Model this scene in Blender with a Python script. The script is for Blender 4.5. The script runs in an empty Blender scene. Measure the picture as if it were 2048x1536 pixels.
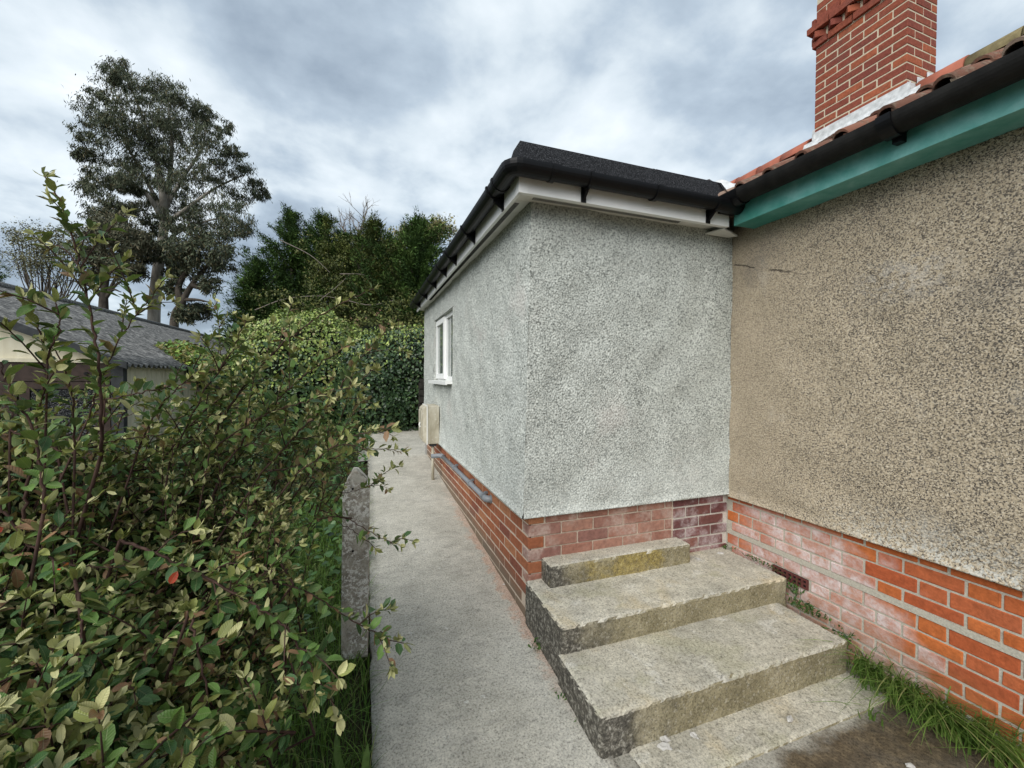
import bpy, bmesh, math, random
import numpy as np
from mathutils import Vector, Matrix, noise as mnoise

rng = np.random.default_rng(7)
random.seed(7)
scene = bpy.context.scene
col = scene.collection
R = math.radians

# ------------------------------------------------------------------ camera, sky, sun, exposure
CAM_H = 1.55
YAW, PITCH, ROLL, FPX = R(19.59), R(-1.013), R(0.329), 818.4      # focal length in pixels of a 2048 wide picture
cf = np.array([math.sin(YAW)*math.cos(PITCH), math.cos(YAW)*math.cos(PITCH), math.sin(PITCH)])
cr = np.array([math.cos(YAW), -math.sin(YAW), 0.0])
cu = np.cross(cr, cf)
cr, cu = cr*math.cos(ROLL)+cu*math.sin(ROLL), -cr*math.sin(ROLL)+cu*math.cos(ROLL)
cam = bpy.data.cameras.new('camera')
cam.sensor_width = 36.0
cam.lens = 36.0*FPX/2048.0
cam.clip_start, cam.clip_end = 0.02, 2000
camo = bpy.data.objects.new('camera', cam)
col.objects.link(camo)
m3 = Matrix(((cr[0], cu[0], -cf[0]), (cr[1], cu[1], -cf[1]), (cr[2], cu[2], -cf[2])))
camo.matrix_world = Matrix.Translation((0, 0, CAM_H)) @ m3.to_4x4()
scene.camera = camo

SUN_DIR = Vector((-0.60, -0.58, 0.66)).normalized()               # towards the sun
sun_el = math.asin(SUN_DIR.z)
sun_az = math.atan2(SUN_DIR.x, SUN_DIR.y)
world = bpy.data.worlds.new('World')
scene.world = world
world.use_nodes = True
wt = world.node_tree
wt.nodes.clear()


def wn(t, **kw):
    n = wt.nodes.new(t)
    for k, v in kw.items():
        setattr(n, k, v)
    return n


sky = wn('ShaderNodeTexSky', sky_type='NISHITA', sun_disc=False, sun_elevation=sun_el, sun_rotation=sun_az)
tc = wn('ShaderNodeTexCoord')
sep = wn('ShaderNodeSeparateXYZ'); wt.links.new(tc.outputs['Generated'], sep.inputs[0])
mx = wn('ShaderNodeMath', operation='MAXIMUM'); wt.links.new(sep.outputs[2], mx.inputs[0]); mx.inputs[1].default_value = 0.0
ad = wn('ShaderNodeMath', operation='ADD'); wt.links.new(mx.outputs[0], ad.inputs[0]); ad.inputs[1].default_value = 0.22
dx = wn('ShaderNodeMath', operation='DIVIDE'); wt.links.new(sep.outputs[0], dx.inputs[0]); wt.links.new(ad.outputs[0], dx.inputs[1])
dy = wn('ShaderNodeMath', operation='DIVIDE'); wt.links.new(sep.outputs[1], dy.inputs[0]); wt.links.new(ad.outputs[0], dy.inputs[1])
cb = wn('ShaderNodeCombineXYZ'); wt.links.new(dx.outputs[0], cb.inputs[0]); wt.links.new(dy.outputs[0], cb.inputs[1]); cb.inputs[2].default_value = 3.7
n1 = wn('ShaderNodeTexNoise'); n1.inputs['Scale'].default_value = 1.15; n1.inputs['Detail'].default_value = 8; n1.inputs['Roughness'].default_value = 0.52; n1.inputs['Distortion'].default_value = 0.15
n2 = wn('ShaderNodeTexNoise'); n2.inputs['Scale'].default_value = 2.6; n2.inputs['Detail'].default_value = 8; n2.inputs['Roughness'].default_value = 0.52; n2.inputs['Distortion'].default_value = 0.2
wt.links.new(cb.outputs[0], n1.inputs['Vector']); wt.links.new(cb.outputs[0], n2.inputs['Vector'])
mm = wn('ShaderNodeMath', operation='MULTIPLY_ADD'); wt.links.new(n2.outputs[0], mm.inputs[0]); mm.inputs[1].default_value = 0.62; wt.links.new(n1.outputs[0], mm.inputs[2])
rp = wn('ShaderNodeValToRGB')
el = rp.color_ramp.elements
el[0].position, el[0].color = 0.12, (0.20, 0.245, 0.30, 1)
el[1].position, el[1].color = 0.90, (0.90, 0.95, 0.98, 1)
e = el.new(0.36); e.color = (0.28, 0.345, 0.42, 1)
e = el.new(0.51); e.color = (0.42, 0.50, 0.58, 1)
e = el.new(0.62); e.color = (0.60, 0.675, 0.73, 1)
ms_ = wn('ShaderNodeMath', operation='MULTIPLY_ADD'); wt.links.new(mm.outputs[0], ms_.inputs[0]); ms_.inputs[1].default_value = 1.4; ms_.inputs[2].default_value = -0.634
wt.links.new(ms_.outputs[0], rp.inputs[0])
sc = wn('ShaderNodeVectorMath', operation='SCALE'); wt.links.new(rp.outputs[0], sc.inputs[0]); sc.inputs['Scale'].default_value = 5.9
mxs = wn('ShaderNodeMix', data_type='RGBA'); mxs.inputs['Factor'].default_value = 0.93
wt.links.new(sky.outputs[0], mxs.inputs['A']); wt.links.new(sc.outputs[0], mxs.inputs['B'])
bg = wn('ShaderNodeBackground'); bg.inputs['Strength'].default_value = 0.10
wt.links.new(mxs.outputs['Result'], bg.inputs['Color'])
wo = wn('ShaderNodeOutputWorld'); wt.links.new(bg.outputs[0], wo.inputs['Surface'])

sl = bpy.data.lights.new('sun', 'SUN')
sl.energy, sl.angle, sl.color = 1.5, R(55), (1.0, 0.97, 0.93)
so = bpy.data.objects.new('sun', sl)
so.rotation_euler = SUN_DIR.to_track_quat('Z', 'Y').to_euler()
col.objects.link(so)

scene.view_settings.view_transform = 'Standard'
scene.view_settings.look = 'None'
scene.view_settings.exposure = 1.12
scene.view_settings.gamma = 1.0
scene.cycles.max_bounces = 5
scene.cycles.diffuse_bounces = 2
scene.cycles.transmission_bounces = 4
scene.cycles.glossy_bounces = 3
scene.view_settings.use_curve_mapping = False


def at(px, py, d):
    """point at depth d (metres along the view axis) that the full-size photograph shows at px, py"""
    return np.array([0, 0, CAM_H]) + d*(cf + cr*(px-1024)/FPX - cu*(py-768)/FPX)


def depth_px(P):
    Q = np.asarray(P)-np.array([0, 0, CAM_H])
    d = Q@cf
    return d, 1024+FPX*(Q@cr)/d, 768-FPX*(Q@cu)/d


# ------------------------------------------------------------------ node materials
class NT:
    def __init__(s, name):
        s.m = bpy.data.materials.new(name)
        s.m.use_nodes = True
        s.t = s.m.node_tree
        s.b = s.t.nodes['Principled BSDF']
        s.b.inputs['Roughness'].default_value = 0.85
        s.pos = s.n('ShaderNodeNewGeometry').outputs['Position']

    def n(s, t, **kw):
        n = s.t.nodes.new(t)
        for k, v in kw.items():
            setattr(n, k, v)
        return n

    def set(s, sock, v):
        if hasattr(v, 'is_output') or isinstance(v, bpy.types.NodeSocket):
            s.t.links.new(v, sock)
        elif isinstance(v, (tuple, list)) and len(v) == 3 and sock.type == 'RGBA':
            sock.default_value = (*v, 1)
        else:
            sock.default_value = v

    def noise(s, scale, detail=4, rough=0.55, dist=0.0, vec=None, out=0):
        n = s.n('ShaderNodeTexNoise')
        n.inputs['Scale'].default_value = scale; n.inputs['Detail'].default_value = detail
        n.inputs['Roughness'].default_value = rough; n.inputs['Distortion'].default_value = dist
        s.set(n.inputs['Vector'], vec if vec is not None else s.pos)
        return n.outputs[out]

    def voro(s, scale, vec=None, feature='F1', out='Distance'):
        n = s.n('ShaderNodeTexVoronoi', feature=feature)
        n.inputs['Scale'].default_value = scale
        s.set(n.inputs['Vector'], vec if vec is not None else s.pos)
        return n.outputs[out]

    def ramp(s, f, *stops, interp='LINEAR'):
        n = s.n('ShaderNodeValToRGB')
        n.color_ramp.interpolation = interp
        e = n.color_ramp.elements
        e[0].position, e[0].color = stops[0][0], (*stops[0][1], 1) if isinstance(stops[0][1], tuple) else (stops[0][1],)*3+(1,)
        e[1].position, e[1].color = stops[-1][0], (*stops[-1][1], 1) if isinstance(stops[-1][1], tuple) else (stops[-1][1],)*3+(1,)
        for p, c in stops[1:-1]:
            q = e.new(p); q.color = (*c, 1) if isinstance(c, tuple) else (c, c, c, 1)
        s.set(n.inputs[0], f)
        return n.outputs[0]

    def mix(s, f, a, b, mode='MIX'):
        n = s.n('ShaderNodeMix', data_type='RGBA', blend_type=mode)
        s.set(n.inputs['Factor'], f); s.set(n.inputs['A'], a); s.set(n.inputs['B'], b)
        return n.outputs['Result']

    def math(s, op, a, b=0.0, c=0.0, clamp=False):
        n = s.n('ShaderNodeMath', operation=op, use_clamp=clamp)
        s.set(n.inputs[0], a); s.set(n.inputs[1], b); s.set(n.inputs[2], c)
        return n.outputs[0]

    def step(s, v, lo, hi):
        n = s.n('ShaderNodeMapRange', interpolation_type='SMOOTHSTEP')
        s.set(n.inputs[0], v)
        n.inputs[1].default_value, n.inputs[2].default_value = lo, hi
        return n.outputs[0]

    def xyz(s, v=None):
        n = s.n('ShaderNodeSeparateXYZ')
        s.set(n.inputs[0], v if v is not None else s.pos)
        return n.outputs

    def stretch(s, sx, sy, sz):
        n = s.n('ShaderNodeVectorMath', operation='MULTIPLY')
        s.set(n.inputs[0], s.pos); n.inputs[1].default_value = (sx, sy, sz)
        return n.outputs[0]

    def bump(s, h, strength=0.5, dist=0.01):
        n = s.n('ShaderNodeBump')
        n.inputs['Strength'].default_value = strength; n.inputs['Distance'].default_value = dist
        s.set(n.inputs['Height'], h)
        s.t.links.new(n.outputs[0], s.b.inputs['Normal'])

    def rnd(s):
        return s.n('ShaderNodeObjectInfo').outputs['Random']

    def normal(s):
        return s.n('ShaderNodeNewGeometry').outputs['True Normal']

    def done(s, colr, rough=None, spec=None):
        s.set(s.b.inputs['Base Color'], colr)
        if rough is not None: s.set(s.b.inputs['Roughness'], rough)
        if spec is not None: s.b.inputs['Specular IOR Level'].default_value = spec
        return s.m


def mat_plain(name, c, rough=0.6, var=0.12, scale=8.0, spec=0.4, bump=0.0):
    t = NT(name)
    n = t.noise(scale, 5)
    f = t.ramp(n, (0.3, 1.0-var), (0.7, 1.0+var))
    if bump: t.bump(t.noise(scale*12, 3), bump, 0.004)
    return t.done(t.mix(1.0, c, f, 'MULTIPLY'), rough, spec)


def make_render_mat():
    t = NT('grey_roughcast')
    x, y, z = t.xyz()
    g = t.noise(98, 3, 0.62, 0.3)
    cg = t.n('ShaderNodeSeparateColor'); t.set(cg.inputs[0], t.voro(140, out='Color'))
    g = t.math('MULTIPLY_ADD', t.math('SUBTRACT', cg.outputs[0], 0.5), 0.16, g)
    base = t.ramp(g, (0.35, (0.15, 0.16, 0.145)), (0.44, (0.33, 0.345, 0.315)), (0.52, (0.53, 0.55, 0.505)), (0.66, (0.68, 0.70, 0.64)))  # dark speckle puts shade between the grains into the colour, beside grain tones
    sw = t.noise(5.5, 4, 0.6, 1.6)
    base = t.mix(1.0, base, t.ramp(sw, (0.35, 0.92), (0.65, 1.06)), 'MULTIPLY')
    big = t.noise(1.7, 5, 0.6, 0.4)
    base = t.mix(t.ramp(big, (0.35, 0.0), (0.75, 0.22)), base, (0.66, 0.68, 0.645))
    pink = t.step(t.noise(2.3, 4, 0.6), 0.56, 0.74)
    base = t.mix(t.math('MULTIPLY', pink, 0.25), base, (0.56, 0.48, 0.44))
    low = t.math('MULTIPLY', t.step(z, 1.25, 0.72), 0.22)
    base = t.mix(low, base, (0.70, 0.73, 0.69))
    return t.done(base, 0.95, 0.2)


def make_pebble_mat():
    t = NT('brown_pebbledash')
    x, y, z = t.xyz()
    cell = t.voro(205, feature='F1', out='Color')
    cs = t.n('ShaderNodeSeparateColor'); t.set(cs.inputs[0], cell)
    dirt = t.noise(1.3, 5, 0.6, 0.5)
    right = t.step(y, 2.1, 0.9)
    stone = t.ramp(cs.outputs[0], (0.0, (0.06, 0.055, 0.05)), (0.10, (0.12, 0.10, 0.08)), (0.18, (0.37, 0.31, 0.22)), (0.70, (0.49, 0.41, 0.295)), (1.0, (0.60, 0.53, 0.41)))
    g = t.noise(140, 4, 0.66, vec=t.stretch(1, 1, 0.75))
    dk = t.math('MULTIPLY_ADD', right, 0.06, t.math('MULTIPLY_ADD', dirt, 0.28, t.math('MULTIPLY', g, -1.0)))
    pr_ = t.math('MULTIPLY_ADD', right, 0.13, t.math('MULTIPLY_ADD', t.math('SUBTRACT', dirt, 0.5), 0.75, 0.13))
    pr_ = t.math('MULTIPLY_ADD', t.math('SUBTRACT', g, 0.5), -0.55, pr_)
    speck = t.step(t.math('SUBTRACT', pr_, cs.outputs[1]), -0.05, 0.05)
    stone = t.mix(t.math('MULTIPLY', speck, 0.78), stone, (0.075, 0.068, 0.06))
    tan = t.step(y, 1.5, 2.25)
    stone = t.mix(t.math('MULTIPLY', tan, 0.5), stone, (0.40, 0.335, 0.245))
    # pale lichen along the lower edge
    li = t.math('MULTIPLY', t.step(z, 0.98, 0.70), t.step(y, 1.75, 1.1))
    li = t.math('MULTIPLY', li, t.step(t.noise(52, 4, 0.65), 0.47, 0.57))
    stone = t.mix(t.math('MULTIPLY', li, 0.72), stone, (0.58, 0.58, 0.53))
    wet = t.math('MULTIPLY', t.step(t.noise(2.2, 4), 0.55, 0.7), t.step(z, 1.5, 2.1))
    stone = t.mix(t.math('MULTIPLY', wet, 0.30), stone, (0.10, 0.10, 0.10))
    pale = t.step(t.noise(3.1, 4, vec=t.stretch(1, 1, 0.7)), 0.60, 0.74)
    stone = t.mix(t.math('MULTIPLY', pale, 0.30), stone, (0.50, 0.48, 0.43))
    ck = t.math('ABSOLUTE', t.math('MULTIPLY_ADD', t.math('SUBTRACT', t.noise(14, 4, 0.7), 0.5), 0.05, t.math('MULTIPLY_ADD', y, -0.365, t.math('SUBTRACT', z, 1.542))))
    ck = t.math('MULTIPLY', t.step(ck, 0.009, 0.003), t.math('MULTIPLY', t.step(y, 1.62, 1.9), t.step(t.noise(9, 2), 0.38, 0.5)))
    stone = t.mix(t.math('MULTIPLY', ck, 0.85), stone, (0.05, 0.042, 0.035))
    pw = t.math('MULTIPLY', t.step(t.math('ABSOLUTE', t.math('SUBTRACT', z, 2.04)), 0.16, 0.02), t.math('MULTIPLY', t.step(t.math('ABSOLUTE', t.math('SUBTRACT', y, 1.25)), 0.30, 0.05), t.step(t.noise(30, 4), 0.45, 0.55)))
    stone = t.mix(t.math('MULTIPLY', pw, 0.28), stone, (0.62, 0.60, 0.56))
    return t.done(stone, 0.9, 0.25)


def make_brick(name, cols, efflo=None, eff_col=(0.62, 0.50, 0.48), soot=0.25, moss=0.0):
    t = NT(name)
    r = t.rnd()
    n = len(cols)
    base = t.ramp(r, *[((i+0.5)/n, c) for i, c in enumerate(cols)])
    g = t.noise(38, 5, 0.65)
    base = t.mix(1.0, base, t.ramp(g, (0.25, 0.66), (0.55, 1.0), (0.8, 1.28)), 'MULTIPLY')
    f2 = t.noise(7, 4, 0.6)
    base = t.mix(t.math('MULTIPLY', t.step(f2, 0.5, 0.72), soot), base, (0.10, 0.075, 0.065))
    x, y, z = t.xyz()
    if efflo == 'house':
        yb = t.math('MULTIPLY_ADD', z, 0.75, 0.98)
        q = t.math('SUBTRACT', y, yb)
        q = t.math('MULTIPLY_ADD', t.math('SUBTRACT', t.noise(5, 3), 0.5), 0.55, q)
        q = t.math('MULTIPLY_ADD', t.math('SUBTRACT', r, 0.5), 0.34, q)
        m = t.math('MULTIPLY', t.step(q, -0.05, 0.16), t.step(z, 0.70, 0.645))
        m = t.math('MULTIPLY', m, t.step(t.math('MULTIPLY_ADD', r, 0.25, y), 2.42, 2.05))
        m = t.math('MULTIPLY', m, t.ramp(t.noise(55, 4, 0.7), (0.28, 0.35), (0.6, 1.0)))
        base = t.mix(t.math('MULTIPLY', m, 0.92), base, t.mix(t.step(t.noise(9, 3), 0.36, 0.60), (0.50, 0.34, 0.29), (0.68, 0.61, 0.60)))
        br = t.math('MULTIPLY', t.step(z, 0.32, 0.12), t.step(y, 0.75, 1.1))
        base = t.mix(t.math('MULTIPLY', br, 0.45), base, (0.30, 0.15, 0.06))
    if efflo == 'light':
        m = t.math('MULTIPLY', t.step(t.noise(6, 4, 0.65), 0.45, 0.66), t.ramp(t.noise(60, 3), (0.3, 0.3), (0.6, 1.0)))
        base = t.mix(t.math('MULTIPLY', m, 0.72), base, eff_col)
    if moss:
        q = t.math('MULTIPLY', t.step(t.math('MULTIPLY_ADD', y, -0.068, z), 0.16, -0.06), moss)
        base = t.mix(q, base, (0.17, 0.16, 0.12))
    h = t.math('MULTIPLY_ADD', t.noise(70, 4, 0.7), 1.0, t.math('MULTIPLY', t.noise(14, 3), 0.6))
    t.bump(h, 0.55, 0.006)
    return t.done(base, 0.92, 0.2)


def make_mortar(name, c):
    t = NT(name)
    g = t.noise(120, 4, 0.7)
    k = t.mix(1.0, c, t.ramp(g, (0.25, 0.7), (0.75, 1.2)), 'MULTIPLY')
    t.bump(t.noise(90, 4), 0.6, 0.004)
    return t.done(k, 0.95, 0.15)


def make_concrete(name, kind):
    t = NT(name)
    x, y, z = t.xyz()
    big = t.noise(1.6, 6, 0.62, 0.4)
    mid = t.noise(9, 5, 0.65, 0.3)
    fine = t.noise(105, 4, 0.75)
    if kind == 'path':
        c = t.ramp(big, (0.30, (0.42, 0.40, 0.335)), (0.55, (0.53, 0.505, 0.43)), (0.75, (0.60, 0.575, 0.50)))
        c = t.mix(1.0, c, t.ramp(mid, (0.3, 0.84), (0.7, 1.10)), 'MULTIPLY')
        strk = t.noise(6, 5, 0.7, 0.3, vec=t.stretch(1.0, 3.2, 1))
        c = t.mix(t.math('MULTIPLY', t.step(strk, 0.50, 0.64), 0.42), c, (0.30, 0.285, 0.25))
        wx = t.math('MULTIPLY_ADD', t.math('SUBTRACT', t.noise(9, 6, 0.75), 0.5), 0.34, t.math('MULTIPLY_ADD', y, 0.0095, x))
        dust = t.math('MULTIPLY', t.step(wx, 0.855, 0.92), t.step(y, 1.5, 2.1))
        dust = t.math('MULTIPLY', dust, t.step(y, 5.4, 3.2))
        c = t.mix(t.math('MULTIPLY', dust, 0.55), c, (0.52, 0.29, 0.19))
        edge = t.step(t.math('MULTIPLY_ADD', t.math('SUBTRACT', t.noise(10, 4), 0.5), 0.12, x), 0.10, 0.035)
        c = t.mix(t.math('MULTIPLY', edge, 0.45), c, (0.19, 0.19, 0.16))
        spl = t.step(t.noise(17, 4, 0.6), 0.665, 0.70)
        c = t.mix(t.math('MULTIPLY', spl, 0.6), c, (0.66, 0.65, 0.60))
    elif kind == 'patio':
        c = t.ramp(big, (0.30, (0.30, 0.28, 0.235)), (0.7, (0.46, 0.44, 0.37)))
        c = t.mix(1.0, c, t.ramp(mid, (0.3, 0.8), (0.7, 1.12)), 'MULTIPLY')
        q = t.math('MULTIPLY_ADD', t.math('SUBTRACT', t.noise(4.5, 5, 0.65), 0.5), 0.30, t.math('MULTIPLY_ADD', x, -0.10, y))
        st = t.math('MULTIPLY', t.step(q, 1.045, 0.965), t.step(x, 0.98, 1.2))
        soil = t.ramp(t.noise(26, 5, 0.65), (0.3, (0.05, 0.036, 0.022)), (0.55, (0.115, 0.083, 0.046)), (0.75, (0.22, 0.165, 0.095)))
        c = t.mix(t.math('MULTIPLY', st, t.ramp(t.noise(3.2, 4), (0.3, 0.98), (0.72, 0.75))), c, soil)
    else:  # steps
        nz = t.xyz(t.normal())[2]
        c = t.ramp(big, (0.30, (0.42, 0.40, 0.33)), (0.55, (0.54, 0.505, 0.41)), (0.75, (0.62, 0.59, 0.50)))
        c = t.mix(1.0, c, t.ramp(mid, (0.3, 0.76), (0.7, 1.15)), 'MULTIPLY')
        tan = t.step(t.noise(2.6, 5, 0.6, 0.5), 0.50, 0.68)
        c = t.mix(t.math('MULTIPLY', tan, 0.55), c, (0.56, 0.455, 0.27))
        wht = t.math('MULTIPLY', t.step(t.noise(7, 5, 0.65, 0.6), 0.57, 0.66), 0.5)
        c = t.mix(wht, c, (0.68, 0.66, 0.59))
        grn = t.math('MULTIPLY', t.step(t.noise(3.3, 4, 0.6, vec=t.stretch(1.0, 1.4, 1)), 0.52, 0.68), 0.35)
        c = t.mix(grn, c, (0.36, 0.345, 0.20))
        spk = t.step(t.noise(62, 4, 0.65), 0.575, 0.63)
        c = t.mix(t.math('MULTIPLY', t.math('MULTIPLY', spk, t.step(t.noise(2.2, 3), 0.38, 0.6)), 0.62), c, (0.17, 0.155, 0.13))
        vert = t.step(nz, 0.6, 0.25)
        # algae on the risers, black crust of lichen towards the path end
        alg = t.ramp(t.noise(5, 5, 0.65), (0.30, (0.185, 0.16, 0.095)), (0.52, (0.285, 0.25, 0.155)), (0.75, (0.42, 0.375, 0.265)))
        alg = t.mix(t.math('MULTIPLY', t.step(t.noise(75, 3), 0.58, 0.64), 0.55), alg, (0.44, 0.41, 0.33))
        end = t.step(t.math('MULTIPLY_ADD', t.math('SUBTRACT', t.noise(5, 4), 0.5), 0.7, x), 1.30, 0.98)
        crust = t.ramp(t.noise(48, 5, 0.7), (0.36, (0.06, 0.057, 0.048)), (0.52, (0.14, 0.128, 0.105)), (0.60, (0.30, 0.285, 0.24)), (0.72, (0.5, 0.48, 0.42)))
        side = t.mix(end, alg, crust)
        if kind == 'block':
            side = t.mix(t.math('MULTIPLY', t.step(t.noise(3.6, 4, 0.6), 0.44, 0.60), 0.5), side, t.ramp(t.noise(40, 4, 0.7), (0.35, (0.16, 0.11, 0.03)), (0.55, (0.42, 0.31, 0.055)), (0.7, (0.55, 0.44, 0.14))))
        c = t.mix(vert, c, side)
    c = t.mix(1.0, c, t.ramp(fine, (0.36, 0.48), (0.47, 0.94), (0.60, 1.16), (0.70, 1.35)), 'MULTIPLY')
    h = t.math('MULTIPLY_ADD', t.noise(170, 4, 0.75), 0.7, t.math('MULTIPLY', t.noise(30, 4, 0.7), 1.0))
    t.bump(h, 0.65, 0.008)
    return t.done(c, 0.93, 0.2)


def make_post_mat():
    t = NT('lichen_concrete')
    c = t.ramp(t.noise(14, 5, 0.65), (0.3, (0.24, 0.215, 0.175)), (0.6, (0.46, 0.425, 0.36)), (0.8, (0.60, 0.565, 0.49)))
    v = t.voro(64)
    m = t.math('MULTIPLY', t.step(t.noise(62, 4, 0.7, 0.4), 0.49, 0.56), t.step(t.noise(8, 3), 0.36, 0.50))
    c = t.mix(t.math('MULTIPLY', t.step(t.noise(80, 4, 0.7), 0.56, 0.64), 0.5), c, (0.09, 0.08, 0.065))
    c = t.mix(t.math('MULTIPLY', m, 0.9), c, (0.80, 0.79, 0.74))
    z = t.xyz()[2]
    top = t.math('MULTIPLY', t.step(z, 0.88, 1.02), t.step(t.noise(22, 4, 0.7), 0.45, 0.6))
    c = t.mix(t.math('MULTIPLY', top, 0.75), c, t.mix(t.step(t.noise(13, 2), 0.5, 0.6), (0.5, 0.49, 0.43), (0.10, 0.095, 0.075)))
    t.bump(t.noise(110, 4, 0.7), 0.7, 0.008)
    return t.done(c, 0.95, 0.15)


def make_leaf_mat(name, under=(0.30, 0.31, 0.17), under_f=0.5, rough=0.45, veins=True, trans=0.14, spec=0.3):
    t = NT(name)
    a = t.n('ShaderNodeAttribute', attribute_name='tint')
    c = a.outputs['Color']
    if veins:
        b = t.n('ShaderNodeAttribute', attribute_name='leafuv')
        u, v, w = t.xyz(b.outputs['Vector'])
        av = t.math('ABSOLUTE', v)
        wv = t.math('SINE', t.math('MULTIPLY', t.math('SUBTRACT', u, t.math('MULTIPLY', av, 0.22)), 52.0))
        t.bump(t.math('ADD', t.math('MULTIPLY', wv, 0.5), t.math('MULTIPLY', t.step(av, 0.10, 0.0), -1.0)), 0.35, 0.0012)
        c = t.mix(t.math('MULTIPLY', t.step(av, 0.09, 0.03), 0.35), c, (0.30, 0.32, 0.16))
        c = t.mix(t.math('MULTIPLY', t.step(wv, 0.6, 1.0), 0.13), c, (0.25, 0.28, 0.13))
    c = t.mix(1.0, c, t.ramp(t.noise(45, 2), (0.3, 0.82), (0.7, 1.15)), 'MULTIPLY')
    back = t.n('ShaderNodeNewGeometry').outputs['Backfacing']
    cu_ = t.mix(0.55, c, under)
    c = t.mix(t.math('MULTIPLY', back, under_f), c, cu_)
    t.done(c, rough, spec)
    if trans:
        tr = t.n('ShaderNodeBsdfTranslucent')
        t.set(tr.inputs['Color'], t.mix(1.0, c, (1.1, 1.25, 0.6), 'MULTIPLY'))
        ms = t.n('ShaderNodeMixShader'); ms.inputs[0].default_value = trans
        out = [n for n in t.t.nodes if n.type == 'OUTPUT_MATERIAL'][0]
        t.t.links.new(t.b.outputs[0], ms.inputs[1]); t.t.links.new(tr.outputs[0], ms.inputs[2])
        t.t.links.new(ms.outputs[0], out.inputs['Surface'])
    return t.m


def make_bark(name, c1, c2, scale=20, bumpd=0.01):
    t = NT(name)
    n = t.noise(scale, 5, 0.6, 0.3, vec=t.stretch(1, 1, 0.3))
    c = t.ramp(n, (0.3, c1), (0.7, c2))
    t.bump(n, 0.6, bumpd)
    return t.done(c, 0.85, 0.2)


MAT = {}
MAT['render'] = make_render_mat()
MAT['pebble'] = make_pebble_mat()
MAT['brick_side'] = make_brick('brick_red_side', [(0.34, 0.12, 0.06), (0.23, 0.08, 0.055), (0.40, 0.15, 0.07), (0.28, 0.085, 0.045), (0.42, 0.18, 0.09)], moss=0.8, soot=0.15)
MAT['brick_front'] = make_brick('brick_pink_front', [(0.31, 0.15, 0.11), (0.27, 0.135, 0.11), (0.38, 0.20, 0.145), (0.34, 0.16, 0.115)], efflo='light', eff_col=(0.54, 0.42, 0.36), soot=0.08)
MAT['brick_purple'] = make_brick('brick_purple', [(0.17, 0.07, 0.065), (0.14, 0.055, 0.055), (0.26, 0.11, 0.07), (0.19, 0.075, 0.07)], efflo='light', eff_col=(0.55, 0.47, 0.46), soot=0.3)
MAT['brick_house'] = make_brick('brick_orange', [(0.50, 0.135, 0.04), (0.42, 0.10, 0.04), (0.54, 0.16, 0.045), (0.46, 0.125, 0.05)], efflo='house', soot=0.08)
MAT['brick_chimney'] = make_brick('brick_chimney_red', [(0.27, 0.078, 0.048), (0.22, 0.063, 0.046), (0.32, 0.092, 0.05), (0.25, 0.072, 0.05), (0.37, 0.11, 0.055)], soot=0.3)
MAT['mortar_side'] = make_mortar('mortar_buff', (0.58, 0.48, 0.38))
MAT['mortar_white'] = make_mortar('mortar_white', (0.60, 0.56, 0.49))
MAT['mortar_house'] = make_mortar('mortar_grey', (0.48, 0.45, 0.375))
MAT['mortar_chim'] = make_mortar('mortar_chimney', (0.62, 0.54, 0.40))
MAT['path'] = make_concrete('path_concrete', 'path')
MAT['patio'] = make_concrete('patio_concrete', 'patio')
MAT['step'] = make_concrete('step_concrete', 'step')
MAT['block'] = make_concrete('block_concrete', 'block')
MAT['post'] = make_post_mat()
MAT['upvc'] = mat_plain('white_upvc', (0.90, 0.90, 0.875), 0.35, 0.05, 5, 0.5)
MAT['upvc_dull'] = mat_plain('dull_white_board', (0.78, 0.77, 0.72), 0.55, 0.10, 9, 0.4)
MAT['black_pvc'] = mat_plain('black_gutter', (0.005, 0.0053, 0.006), 0.40, 0.2, 6, 0.22)
MAT['old_iron'] = mat_plain('weathered_black_gutter', (0.012, 0.0115, 0.0105), 0.7, 0.5, 14, 0.2, 0.3)
MAT['teal'] = None
MAT['grey_pipe'] = mat_plain('grey_pipe', (0.22, 0.235, 0.25), 0.45, 0.10, 14, 0.4)
MAT['lead'] = mat_plain('lead', (0.62, 0.635, 0.63), 0.5, 0.25, 22, 0.5, 0.3)
MAT['ridge'] = mat_plain('ridge_terracotta', (0.40, 0.135, 0.085), 0.8, 0.15, 9, 0.25, 0.3)
MAT['bark_cot'] = make_bark('shrub_stem', (0.03, 0.016, 0.013), (0.10, 0.058, 0.045), 70, 0.003)
MAT['bark_euc'] = make_bark('smooth_bark', (0.17, 0.15, 0.125), (0.40, 0.37, 0.32), 4, 0.03)
MAT['bark_dark'] = make_bark('dark_bark', (0.045, 0.038, 0.03), (0.12, 0.10, 0.08), 5, 0.03)
MAT['leaf_cot'] = make_leaf_mat('shrub_leaf')
MAT['leaf_ivy'] = make_leaf_mat('ivy_leaf', under=(0.10, 0.14, 0.06), rough=0.38, veins=False, trans=0.0, spec=0.4)
MAT['leaf_far'] = make_leaf_mat('tree_leaf', under=(0.14, 0.15, 0.10), rough=0.6, veins=False, trans=0.0, spec=0.1)
MAT['needle'] = make_leaf_mat('conifer_spray', under=(0.05, 0.08, 0.03), rough=0.8, veins=False, trans=0.0, spec=0.1)
MAT['grass'] = make_leaf_mat('grass_blade', under=(0.12, 0.2, 0.05), rough=0.5, veins=False, trans=0.3, spec=0.3)
t = NT('teal_paint')
_n = t.noise(7, 5, 0.65, 0.3)
_c = t.ramp(_n, (0.32, (0.085, 0.32, 0.28)), (0.55, (0.17, 0.43, 0.395)), (0.75, (0.28, 0.53, 0.50)))
_y = t.xyz()[1]
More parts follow.
